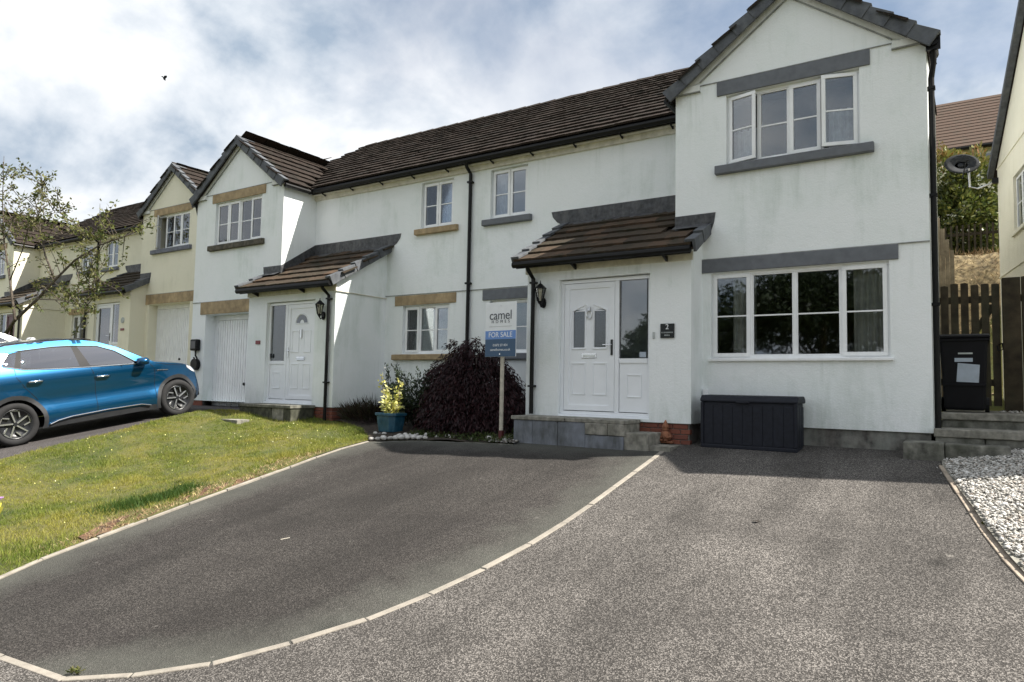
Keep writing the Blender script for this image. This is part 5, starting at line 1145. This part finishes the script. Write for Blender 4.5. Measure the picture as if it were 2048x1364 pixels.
car.marks = {'blue_car': [(-.86, .62), (-.75, 1.1), (-.45, 1.50), (1.30, 1.56), (2.30, 1.078), (3.16, .86)], 'white_car': [(-.80, .62), (-.72, .95), (-.30, 1.42), (1.05, 1.46), (2.15, 1.02), (3.02, .80)]}
ka = 1.0753; ca_, sa_ = math.cos(R(8.79)), math.sin(R(8.79))
TB = lambda s_, l, h: (-10.80+ka*l, -4.81+ka*(s_*ca_-(h-.345)*sa_), -.32+ka*(s_*sa_+(h-.345)*ca_))
car('blue_car', 'metallic blue five door car parked nose to the ribbed garage door', 'car_blue', TB, CP, WN, SM)
CPw = [(-.66, .26), (-.76, .42), (-.80, .62), (-.77, .82), (-.70, 1.0), (-.58, 1.18), (-.40, 1.37), (-.2, 1.44), (.2, 1.475), (.7, 1.48), (1.0, 1.465), (1.25, 1.42), (1.6, 1.28), (1.95, 1.10), (2.15, 1.02), (2.5, .98), (2.8, .92), (2.98, .83), (3.06, .70), (3.10, .55), (3.06, .40), (2.98, .28), (2.92, .24)]
WNw = {'bp_surround': [(-.28, 1.16), (.62, 1.045), (1.76, .985), (1.46, 1.215), (1.16, 1.345), (.7, 1.385), (.1, 1.385), (-.14, 1.31)], 'win_rear': [(-.25, 1.17), (.62, 1.06), (.60, 1.37), (.1, 1.37), (-.12, 1.30)], 'win_front': [(.72, 1.05), (1.72, 1.0), (1.45, 1.20), (1.15, 1.33), (.70, 1.37)]}
TW = lambda s_, l, h: (-17.4+l, -3.95+(s_*.993-(h-.345)*.12), .42+(s_*.12+(h-.345)*.993))
car('white_car', 'white hatchback parked on the next drive behind the blue car', 'white_car_paint', TW, CPw, WNw, [[(.66, 1.04), (.68, .4)]], fancy=False, wheelbase=2.6)

# ------------------------------------------------------------------ planting
t = thing('maple_shrub', 'domed purple leaved maple shrub behind the for sale board', 'shrub', (-3.65, -.25, -.3))
for k in range(7):
    a = k*.9; obj('branch', MB().tube([(-3.6, -.2, -.32), (-3.6+.12*math.cos(a), -.2+.12*math.sin(a), .4), (-3.65+.45*math.cos(a), -.2+.35*math.sin(a), 1.0), (-3.7+.75*math.cos(a), -.2+.6*math.sin(a), .85)], [.045, .035, .02, .008], 6), 'dark_twig', t)
PP = []; DD = []
for sh in range(150):                     # overlapping drooping sprays make the layered, shaggy outline
    a = RNG.uniform(0, 2*math.pi); u = RNG.random()**.55; z = 1.38*(1-u**1.45)+RNG.uniform(-.18, .04); rx, ry = .98*u**.85, .76*u**.85
    c = np.array([-3.64+rx*math.cos(a)+(.10 if z < .7 else 0)+.10*(1-u), -.22+ry*math.sin(a), z-.02]); n = 230
    ln = RNG.uniform(.0, .42, n); out = np.array([math.cos(a), math.sin(a)*.8, 0]); p = c+np.outer(ln, out*.38)+np.column_stack([RNG.normal(0, .085, n), RNG.normal(0, .085, n), -ln*RNG.uniform(.7, 1.15)+RNG.normal(0, .035, n)])
    PP.append(p); DD.append(np.tile(out*.45+np.array([0, 0, -.8]), (n, 1))+RNG.normal(size=(n, 3))*.35)
for sh in range(60):
    a = RNG.uniform(0, 2*math.pi); rr = RNG.uniform(.35, 1.05); n = 130; c = np.array([-3.58+rr*1.02*math.cos(a), -.22+rr*.72*math.sin(a), RNG.uniform(.0, .55)]); ln = RNG.uniform(0, .3, n)
    PP.append(c+np.column_stack([RNG.normal(0, .08, n), RNG.normal(0, .08, n), -ln])); DD.append(np.tile([.3*math.cos(a), .3*math.sin(a), -.9], (n, 1))+RNG.normal(size=(n, 3))*.35)
for sh in range(46):
    a = RNG.uniform(0, 2*math.pi); u = RNG.uniform(.15, 1.0); c = np.array([-3.72+1.05*u*math.cos(a), -.22+.74*u*math.sin(a), 1.36*(1-u**1.45)+.04]); n = 34; L_ = RNG.uniform(.18, .42); q = np.linspace(0, 1, n)[:, None]; dv = np.array([math.cos(a)*.8, math.sin(a)*.6, RNG.uniform(.0, .5)]); pth = c+dv*q*L_+np.array([0, 0, -1.])*q*q*L_*.7
    PP.append(pth+RNG.normal(0, .02, (n, 3))); DD.append(np.tile(dv*.5+[0, 0, -.7], (n, 1))+RNG.normal(size=(n, 3))*.35)
P = np.concatenate(PP); D = np.concatenate(DD); g_ = P[:, 2] > G(P[:, 0], P[:, 1])+.06; leaves('foliage', P[g_], D[g_], .095, .020, 'maple_leaf', t)

t = thing('evergreen_bush', 'dark green small leaved bush between yellow plant and purple maple', 'bush', (-4.75, -.35, -.3))
PP = []; DD = []
for k in range(60):
    a = RNG.uniform(-2.9, .1) if k % 3 else RNG.uniform(0, 6.28); h_ = RNG.uniform(.40, 1.06); b0 = np.array([-4.80+RNG.normal(0, .12), -.30+RNG.normal(0, .1), -.3]); tip = b0+np.array([.48*math.cos(a), .38*math.sin(a), h_+.1]); md = (b0+tip)/2+np.array([.08*math.cos(a), .08*math.sin(a), .06])
    if k < 14: obj('stem', MB().tube([b0, md, tip], [.014, .010, .004], 5), 'dark_twig', t)
    n = 130; u = RNG.uniform(.15, 1.02, n)[:, None]; PP.append(b0*(1-u)**2+2*md*u*(1-u)+tip*u*u+RNG.normal(0, .028, (n, 3))); DD.append(np.tile(tip-b0, (n, 1))*.8+RNG.normal(size=(n, 3))*.55)
leaves('foliage', np.concatenate(PP), np.concatenate(DD), .058, .025, 'bush_leaf', t)

t = thing('spiky_shrub', 'low dark spiky shrub against porch corner left of the blue planter', 'shrub', (-6.2, -.15, -.3))
n = 1900; a = RNG.uniform(0, 2*math.pi, n); rr = RNG.random(n)**.5; P = np.column_stack([-6.15+.60*rr*np.cos(a), -.20+.32*rr*np.sin(a), -.28+RNG.uniform(0, .34, n)*(1-rr*.5)]); leaves('foliage', P, np.column_stack([np.cos(a)*rr*.9, np.sin(a)*rr*.9, np.full(n, .9)])+RNG.normal(size=(n, 3))*.25, .26, .013, 'spiky_leaf', t)
obj('crown', MB().lathe([(.25, -.32), (.18, -.2), (.03, -.12)], 10, (-6.15, -.2, 0)), 'dark_twig', t)

# blue planter and gold plant
pc = Vector((-4.80, -1.02, float(G(-4.8, -1.02))+.03))
t = thing('planter', 'blue octagonal plastic planter at the corner of the lawn', 'planter', pc)
def octo(r, z, sx=1.0, ch=.62): return [(pc.x+sx*r*x_, pc.y+r*y_*.9, pc.z+z) for x_, y_ in ((1, -ch), (1, ch), (ch, 1), (-ch, 1), (-1, ch), (-1, -ch), (-ch, -1), (ch, -1))]
def loft(rings, closed_top=False):
    vs = [p for r_ in rings for p in r_]; fs = [tuple(range(7, -1, -1))]
    for j in range(len(rings)-1): fs += [(j*8+i, j*8+(i+1) % 8, (j+1)*8+(i+1) % 8, (j+1)*8+i) for i in range(8)]
    return MB().add(vs, fs)
obj('pot', loft([octo(.185, 0), octo(.215, .20), octo(.222, .30), octo(.205, .30), octo(.195, .26)]), 'planter_blue', t, .004)
obj('rim', loft([octo(.228, .275), octo(.25, .28), octo(.25, .325), octo(.21, .325), octo(.205, .29)]), 'planter_blue', t, .005)
obj('motif', MB().tube([(pc.x-.05+.03*math.cos(q*.6), pc.y-.196, pc.z+.18+.05*math.sin(q*.55)) for q in range(8)], .007, 5), 'planter_blue', t)
obj('compost', MB().lathe([(.001, .27), (.2, .27), (.2, .29), (.001, .30)], 12, tuple(pc)), 'soil', t)
t = thing('golden_shrub', 'yellow variegated shrub growing in the blue planter', 'plant', pc+Vector((0, 0, .28)))
PP = []; DD = []
for k in range(20):
    a = RNG.uniform(0, 6.28); sp_ = RNG.uniform(.05, .22); h_ = RNG.uniform(.22, .55)
    if k == 0: a, sp_, h_ = math.pi, .26, .72
    if k == 1: a, sp_, h_ = .3, .16, .62
    b0 = np.array(pc)+np.array([0, 0, .27]); tip = b0+np.array([sp_*math.cos(a), sp_*.8*math.sin(a), h_]); md = (b0+tip)/2+np.array([.07*math.cos(a), .07*math.sin(a), 0])
    if k < 12: obj('stem', MB().tube([b0, md, tip], [.009, .007, .003], 5), 'bark', t)
    n = 26; u = RNG.uniform(.15, 1.0, n)[:, None]; PP.append(b0*(1-u)**2+2*md*u*(1-u)+tip*u*u+RNG.normal(0, .025, (n, 3))); DD.append(RNG.normal(size=(n, 3))+np.array([math.cos(a)*.6, math.sin(a)*.6-.3, .3]))
leaves('foliage', np.concatenate(PP), np.concatenate(DD), .075, .042, 'gold_leaf', t, fold=.1)

# pebbles edging the bed
def pebble_mesh(seed, mat):
    rnd = np.random.default_rng(seed); bm = bmesh.new(); bmesh.ops.create_icosphere(bm, subdivisions=2, radius=1.0)
    for v_ in bm.verts: v_.co = Vector((v_.co.x*1.15, v_.co.y*.9, v_.co.z*.68))*(1+.10*math.sin(v_.co.x*3+seed)*math.cos(v_.co.y*4+seed*2))
    me = bpy.data.meshes.new('pebble'); bm.to_mesh(me); bm.free(); me.shade_smooth(); me.materials.append(MATS[mat]); return me
PM = [pebble_mesh(i, 'pebble') for i in range(3)]+[pebble_mesh(9, 'pebble_grey')]
bedp = resample(BED, .105); ORD = ('first', 'second', 'third', 'fourth', 'fifth', 'sixth', 'seventh', 'eighth', 'ninth', 'tenth')
def pebble(x, y, r_, k, label, dz=0.0):
    o = bpy.data.objects.new('pebble', PM[k]); COL.objects.link(o); o.location = (x, y, float(G(x, y))+.02+r_*.45+dz); o.scale = (r_, r_, r_); o.rotation_euler = (random.uniform(-.2, .2), random.uniform(-.2, .2), random.uniform(0, 6)); tag(o, label, 'stone', 'pebbles edging the planting bed')
for i, (x, y) in enumerate(bedp[:10]): pebble(x+.02, y+.06, random.uniform(.042, .062), 0 if i < 4 else random.choice((0, 1, 2)), f'{ORD[i]} pebble from the left in the row in front of the blue planter')
for i in range(16): pebble(-4.25+random.uniform(-.12, .42), -1.38+random.uniform(-.02, .22)+i*.002, random.uniform(.035, .06), random.choice((1, 2, 3)), 'brownish pebble in the heap right of the blue planter')
for i, dx_ in enumerate((-.10, .0, .10)): pebble(-4.82+dx_, -1.26, .045 if i != 1 else .03, 0 if i != 1 else 3, ('pale pebble leaning at left against foot of the blue planter', 'small grey pebble between two pale ones at foot of the blue planter', 'pale pebble leaning at right against foot of the blue planter')[i])
for i, (x, y, r_) in enumerate(((-3.6, -1.2, .04), (-3.42, -1.13, .05), (-3.30, -1.17, .045), (-2.95, -1.16, .04), (-2.62, -1.10, .06), (-2.40, -1.05, .04), (-2.3, -1.12, .05))): pebble(x, y, r_, random.choice((0, 1, 2)), f'{ORD[i]} pebble from the left among low leaves under the purple maple')
n = 2600; P = np.column_stack([RNG.uniform(-4.2, -2.2, n), RNG.uniform(-1.26, -.5, n)]); ok = inpoly(P, BP) & (RNG.random(n) < .35+.65*ss(-.8, -1.05, P[:, 1])); P = P[ok]; P = np.column_stack([P, G(P[:, 0], P[:, 1])+.02+RNG.uniform(0, .06, len(P))])
o = leaves('ground_cover', P, RNG.normal(size=P.shape)*.8+[0, -.2, .6], .055, .024, 'cover_leaf', None, 'stuff'); tag(o, 'low green leaves spreading under the purple maple', 'ground cover')

def stones(name, P, size, rnd=None):
    n = len(P); base = np.array([(1,0,0),(-1,0,0),(0,1,0),(0,-1,0),(0,0,1),(0,0,-1),(.6,.6,.5),(-.6,.6,.5),(-.6,-.6,.5),(.6,-.6,.5)], float); tri = np.array([(4,6,7),(4,7,8),(4,8,9),(4,9,6),(0,6,9),(2,7,6),(1,8,7),(3,9,8),(0,2,6),(2,1,7),(1,3,8),(3,0,9),(5,2,0),(5,1,2),(5,3,1),(5,0,3)])
    a = RNG.uniform(0, 6.28, n); s_ = size*RNG.lognormal(0, .3, n); sc = np.stack([s_*RNG.uniform(.9, 1.5, n), s_*RNG.uniform(.7, 1.1, n), s_*RNG.uniform(.5, .9, n)], 1); V = base[None]*(1+RNG.normal(0, .14, (n, 10, 1)))*sc[:, None]; c, q = np.cos(a)[:, None], np.sin(a)[:, None]; tx = RNG.normal(0, .35, n)[:, None]
    x = V[..., 0]*c-V[..., 1]*q; y = V[..., 0]*q+V[..., 1]*c; z = V[..., 2]+x*tx; V = np.stack([x, y, z], -1)+P[:, None]
    return nmesh(name, V.reshape(-1, 3), (tri[None]+10*np.arange(n)[:, None, None]).reshape(-1, 3), 'gravel_stone', None, np.repeat(RNG.random(n), 10), 'stuff')
n = 44000; P = np.column_stack([RNG.uniform(3.4, 6.2, n), RNG.uniform(-5.0, .5, n)]); P = P[inpoly(P, [(x+.02, y) for x, y in GRAV]+[(6.2, -5.8), (6.2, .45), (3.45, -.2)])]; P = np.column_stack([P, G(P[:, 0], P[:, 1])+ghf(P[:, 0], P[:, 1])+RNG.uniform(0, .02, len(P))])
o = stones('gravel', P, .0125); tag(o, 'pale angular gravel filling the bed beside the drive', 'gravel')
n = 70; P = np.column_stack([RNG.uniform(3.3, 3.9, n), RNG.uniform(-3.4, -.5, n)]); e_ = np.interp(P[:, 1], [-3.86, -3.02, -2.43, -1.33, -.45], [4.03, 3.84, 3.74, 3.55, 3.43]); k_ = (P[:, 0] < e_) & (RNG.random(n) < np.exp((P[:, 0]-e_)*6)); P = P[k_]; o = stones('stray_gravel', np.column_stack([P, G(P[:, 0], P[:, 1])+.006]), .007); tag(o, 'a few stray gravel stones scattered on the drive edge', 'gravel')
n = 60; P = np.column_stack([RNG.uniform(3.9, 5.2, n), RNG.uniform(1.3, 2.1, n), np.full(n, .26)]); o = stones('step_gravel', P, .018); tag(o, 'loose gravel lying on the top step by the gate post', 'gravel')
n = 900; P = np.column_stack([RNG.uniform(-2.55, -2.05, n), RNG.uniform(-1.25, -.75, n)]); P = P[inpoly(P, BP)]; o = stones('bed_gravel', np.column_stack([P, G(P[:, 0], P[:, 1])+.035]), .009); tag(o, 'small buff gravel at the foot of the grey doorstep', 'gravel')

# ------------------------------------------------------------------ lawn grass
def blades(name, P, h, w, lean, mat, label, cat):
    n = len(P); a = RNG.uniform(0, 6.28, n); d = np.stack([np.cos(a), np.sin(a), np.zeros(n)], 1); b = RNG.uniform(0, 6.28, n); hh = (h*RNG.uniform(.5, 1.35, n))[:, None]
    tip = P+np.stack([np.cos(b), np.sin(b), np.zeros(n)], 1)*hh*RNG.uniform(.1, lean, (n, 1))+np.array([0, 0, 1])*hh
    V = np.stack([P-d*w/2, P+d*w/2, tip], 1).reshape(-1, 3); o = nmesh(name, V, np.arange(3*n).reshape(n, 3), mat, None, np.repeat(RNG.random(n), 3), 'stuff'); return tag(o, label, cat)
def lawnz(P): return G(P[:, 0], P[:, 1])+mound(P[:, 0], P[:, 1])*np.clip((-P[:, 0]-3.4)*.8, .2, 1)-.004
edge = np.array(LAWN)
def dedge(P): return np.interp(P[:, 1], edge[:, 1], edge[:, 0])-P[:, 0]     # metres left of the drive edge
nc = 15000; CC = np.column_stack([RNG.uniform(-9.7, -3.2, nc), RNG.uniform(-9, -.4, nc)]); P = np.concatenate([np.repeat(CC, 15, 0)+RNG.normal(0, .022, (nc*15, 2)), np.column_stack([RNG.uniform(-9.7, -3.2, 60000), RNG.uniform(-9, -.4, 60000)])]); P = P[inpoly(P, LP)]
patch = np.sin(P[:, 0]*2.3+1.7*np.sin(P[:, 1]*1.9))*np.sin(P[:, 1]*2.9+.8*np.sin(P[:, 0]*3.1)); de = dedge(P)
bare = (de < .27+.10*np.sin(P[:, 1]*5)+.06*np.sin(P[:, 1]*13)) & (P[:, 1] > -6.6) & (P[:, 1] < -2.5); keep = (RNG.random(len(P)) < np.clip(.75+.3*patch, .45, 1)) & ~(bare & (RNG.random(len(P)) < .93)) & (de > .005)
P = P[keep]; patch = patch[keep]; P = np.column_stack([P, lawnz(P)])
blades('lawn_grass', P, .034+.016*np.clip(patch, -.5, 1), .0065, 1.0, 'grass_blade', 'short sunlit green and yellow lawn grass', 'grass')
tufts = []
for cx_, cy_, rr, m_ in ((-4.75, -5.55, .30, 1500), (-4.62, -5.15, .22, 900), (-4.75, -4.85, .18, 500), (-4.95, -2.6, .25, 700), (-5.0, -3.1, .2, 500), (-7.3, -4.6, .25, 500), (-3.95, -7.0, .3, 800), (-8.5, -1.2, .5, 900), (-7.3, -.75, .5, 900), (-6.2, -1.0, .4, 600), (-5.3, -1.3, .3, 500), (-4.4, -6.9, .4, 600)):
    tufts.append(np.column_stack([RNG.normal(cx_, rr*.55, m_), RNG.normal(cy_, rr*.6, m_)]))
for nm_, tf, h_, m_, lab in (('dark_grass', tufts[:3], .085, 'tuft_blade', 'dark green grass tuft beside the bare strip of the lawn'), ('grass_tufts', tufts[3:], .070, 'grass_blade', 'taller grass tufts along the lawn edges')):
    P = np.concatenate(tf); P = P[inpoly(P, LP)]; P = np.column_stack([P, lawnz(P)]); blades(nm_, P, h_, .007, 1.0, m_, lab, 'grass')
n = 9000; P = np.column_stack([RNG.uniform(-5.4, -3.7, n), RNG.uniform(-6.9, -2.4, n)]); P = P[inpoly(P, LP)]; de = dedge(P); k_ = (de > .02) & (de < .36+.1*np.sin(P[:, 1]*5)); P = P[k_]; P = np.column_stack([P, lawnz(P)]); blades('dead_grass', P, .035, .010, 2.2, 'dead_grass', 'dry brown dead grass strip along the drive edging', 'grass')
n = 240; P = np.column_stack([RNG.uniform(-9, -4.2, n), RNG.uniform(-6.8, -1.2, n)]); P = P[inpoly(P, LP)]; c_ = RNG.normal((-6.3, -2.1), (.5, .35), (70, 2)); P = np.concatenate([P, c_]); P = np.column_stack([P, lawnz(P)+.035])
o = leaves('buttercups', P, RNG.normal(size=(len(P), 3))*.4+[0, -.3, .8], .020, .022, 'gold_leaf', None, 'stuff'); tag(o, 'tiny yellow flowers scattered in the lawn', 'flowers')

q = [p for p in resample(LAWN, .15) if -6.5 < p[1] < -2.55]; outer = [(x-.26-.09*math.sin(y*5), y) for x, y in q]
sheet('soil_strip', [(x-.03, y) for x, y in q]+outer[::-1], .022, 'bare_soil', .1, lambda x, y: .012*np.sin(x*31)*np.sin(y*27)+.03*np.clip(dedge(np.column_stack([x, y])), 0, .4)).data.shade_smooth()
# weed at the kerb corner and by the gravel edging
for wx, wy, m_, lab in ((-1.06, -7.86, 26, 'small yellowing weed at the corner of the drive edging'), (3.83, -2.80, 16, 'small green weed beside the timber edging of the gravel')):
    t = thing('weed', lab, 'weed', (wx, wy, float(G(wx, wy)))); P = np.tile([wx, wy, float(G(wx, wy))+.01], (m_, 1))+RNG.normal(0, .02, (m_, 3))*[1, 1, .2]; leaves('foliage', P, RNG.normal(size=(m_, 3))*[1, 1, .3]+[0, 0, .35], .045, .016, 'tree_leaf', t)
# flowering plant at the left edge of the frame
t = thing('flowering_plant', 'purple daisy with yellow green leaves at the left lawn edge', 'plant', (-5.45, -6.62, -1.2))
fx, fy = -5.62, -6.62; fz = float(G(fx, fy))
for k in range(9):
    a = RNG.uniform(0, 6.28); tip = (fx+.14*math.cos(a), fy+.10*math.sin(a), fz+.12+.14*RNG.random()); obj('leaf', MB().add([(fx, fy, fz+.02), tuple(np.array(((fx+tip[0])/2, (fy+tip[1])/2, tip[2]+.02))+[.045*math.sin(a), -.045*math.cos(a), 0]), tip, tuple(np.array(((fx+tip[0])/2, (fy+tip[1])/2, tip[2]+.02))-[.045*math.sin(a), -.045*math.cos(a), 0])], [(0,1,2,3)]), 'leaf_yellow_big', t)
for k, (ox, oy, oz) in enumerate(((.02, 0, .30), (-.10, .03, .27))):
    obj('flower', MB().lathe([(.012, -.008), (.055, .006), (.058, .014), (.02, .01)], 14, (fx+ox, fy+oy, fz+oz)), 'flower_purple', t); obj('stem', MB().tube([(fx, fy, fz), (fx+ox, fy+oy, fz+oz)], .005, 5), 'bark', t)

# ------------------------------------------------------------------ trees
C0 = np.array(CAM); fwn, r2n, u2n = (np.array(v) for v in (fw, r2, u2)); FPX = 1401.1
def ony(px, py, Y):
    d = fwn+r2n*(px-1024)/FPX-u2n*(py-682)/FPX; return C0+d*(Y-C0[1])/d[1]
t = thing('garden_tree', 'sparse leaning tree with thin leaves in front of the cream houses', 'tree', (-21.4, -1.0, -.1))
base = np.array([-21.9, -1.0, 0.0]); limbs = [[(8, 672), (30, 640), (75, 598), (110, 560), (150, 520), (200, 490), (268, 466)], [(75, 598), (120, 600), (160, 612), (190, 625)], [(110, 560), (90, 510), (80, 450), (70, 400), (95, 352)], [(30, 640), (20, 560), (8, 480), (5, 400), (8, 312)], [(20, 560), (45, 500), (60, 440), (110, 420), (135, 425)], [(150, 520), (160, 570), (200, 560), (150, 590)], [(8, 480), (30, 430), (50, 380)], [(80, 450), (130, 470), (180, 465), (240, 470)], [(5, 400), (-40, 380), (-90, 330)], [(8, 480), (-50, 470), (-120, 420)]]
obj('trunk', MB().tube([tuple(base), tuple(base+[.1, 0, 1.0]), tuple(ony(8, 672, -1.0))], [.15, .12, .10], 8), 'bark', t, smooth=True)
PP = []; DD = []
for li, L in enumerate(limbs):
    pts = [ony(x_, y_, -1.0+.25*math.sin(li*2.1+i)*(i > 0)*.7) for i, (x_, y_) in enumerate(L)]; r0 = .62*(.095, .03, .05, .07, .035, .028, .03, .028, .035, .04)[li]; n_ = len(pts)
    obj('branch', MB().tube([tuple(p) for p in pts], [r0*(1-.85*i/(n_-1)) for i in range(n_)], 6), 'bark', t, smooth=True)
    for i in range(1, n_):
        for q in range(9 if li else 7):
            u = RNG.random(); p0 = pts[i-1]*(1-u)+pts[i]*u; fr_ = (i-1+u)/(n_-1)
            if fr_ < .25: continue
            dv = np.array([RNG.normal(.15, .5), RNG.normal(0, .5), RNG.normal(.15, .4)]); dv = dv/np.linalg.norm(dv)*RNG.uniform(.35, .95); p1 = p0+dv*.55+[0, 0, .05]; p2 = p0+dv
            obj('twig', MB().tube([tuple(p0), tuple(p1), tuple(p2)], [.013, .009, .004], 4, False), 'bark', t)
            m_ = int(RNG.integers(6, 34)*(.35+fr_)); uu = RNG.uniform(.3, 1.05, m_)[:, None]; PP.append(p0+dv*uu+RNG.normal(0, .05, (m_, 3))); DD.append(RNG.normal(size=(m_, 3))+np.array([.3, -.1, -.3]))
leaves('crown', np.concatenate(PP), np.concatenate(DD), .115, .055, 'tree_leaf', t)

def street_tree(x, y, h, r, label):
    z = float(G(x, y)); t = thing('street_tree', label, 'tree', (x, y, z), 'trees across the road behind the viewer')
    obj('trunk', MB().tube([(x, y, z-.1), (x+.1, y, z+h*.3), (x, y+.1, z+h*.62)], [.22, .16, .07], 8), 'bark', t, smooth=True)
    for k in range(5): a = k*1.3; obj('limb', MB().tube([(x+.05, y, z+h*.3), (x+r*.4*math.cos(a), y+r*.4*math.sin(a), z+h*.55), (x+r*.7*math.cos(a), y+r*.7*math.sin(a), z+h*.75)], [.09, .06, .02], 6), 'bark', t)
    PP = []; DD = []
    for k in range(16):
        c = np.array([x, y, z+h*.62])+np.array([r*.55, r*.55, h*.22])*RNG.normal(size=3)*.75; p, d = blob(1300, c, (r*.46, r*.46, h*.15), .2); PP.append(p); DD.append(d+RNG.normal(size=d.shape)*.7)
    leaves('crown', np.concatenate(PP), np.concatenate(DD), .24, .15, 'street_leaf', t)
for i, (x, y, h_, r_) in enumerate(((-2.5, -27, 9.5, 4.2), (4.0, -29, 11.0, 4.6), (10.5, -26, 10.0, 4.4), (-11, -31, 8.0, 4.0), (17, -30, 11, 5))): street_tree(x, y, h_, r_, ('broad dark tree opposite the house', 'tallest dark tree opposite the house', 'dense tree opposite the gable wing', 'low tree opposite the garage doors', 'wide tree at the end of the row opposite')[i])
# bird
b0 = ony(328.5, 155.5, -2.0); t = thing('bird', 'small dark bird flying high in the cloudy sky', 'bird', b0); bx = np.array(b0)
obj('body', MB().tube([tuple(bx+.27*np.array([-.10, 0, .04])), tuple(bx+.27*np.array([0, 0, -.02])), tuple(bx+.27*np.array([.06, 0, -.14])), tuple(bx+.27*np.array([.10, .05, -.24]))], [.008, .027, .023, .006], 8), 'bird_dark', t, smooth=True)
for qx, qz in ((-.42, .22), (.38, .10)): obj('wing', MB().prism([tuple(bx+.27*np.array(p_)) for p_ in ((0, -.08, 0), (qx*.5, -.10, qz*.8), (qx, 0, qz*.7), (qx*.5, .12, qz*.4), (0, .1, -.04))], (0, 0, .006)), 'bird_dark', t)
# litter on the tarmac
for px_, py_, L_, lab in ((0, 0, .085, 'thin pale twig lying on the dark drive'),):
    o = obj('twig', MB().tube([(-1.92, -5.60, float(G(-1.92, -5.6))+.006), (-1.87, -5.53, float(G(-1.87, -5.53))+.008)], .004, 5), 'post_wood'); tag(o, lab, 'twig')
o = obj('dead_leaf', MB().prism([(2.02, -3.42, float(G(2, -3.4))+.006), (2.06, -3.40, float(G(2, -3.4))+.010), (2.10, -3.43, float(G(2, -3.4))+.007), (2.05, -3.45, float(G(2, -3.4))+.012)], (0, 0, .004)), 'soil'); tag(o, 'small dark dead leaf on the speckled forecourt', 'leaf')
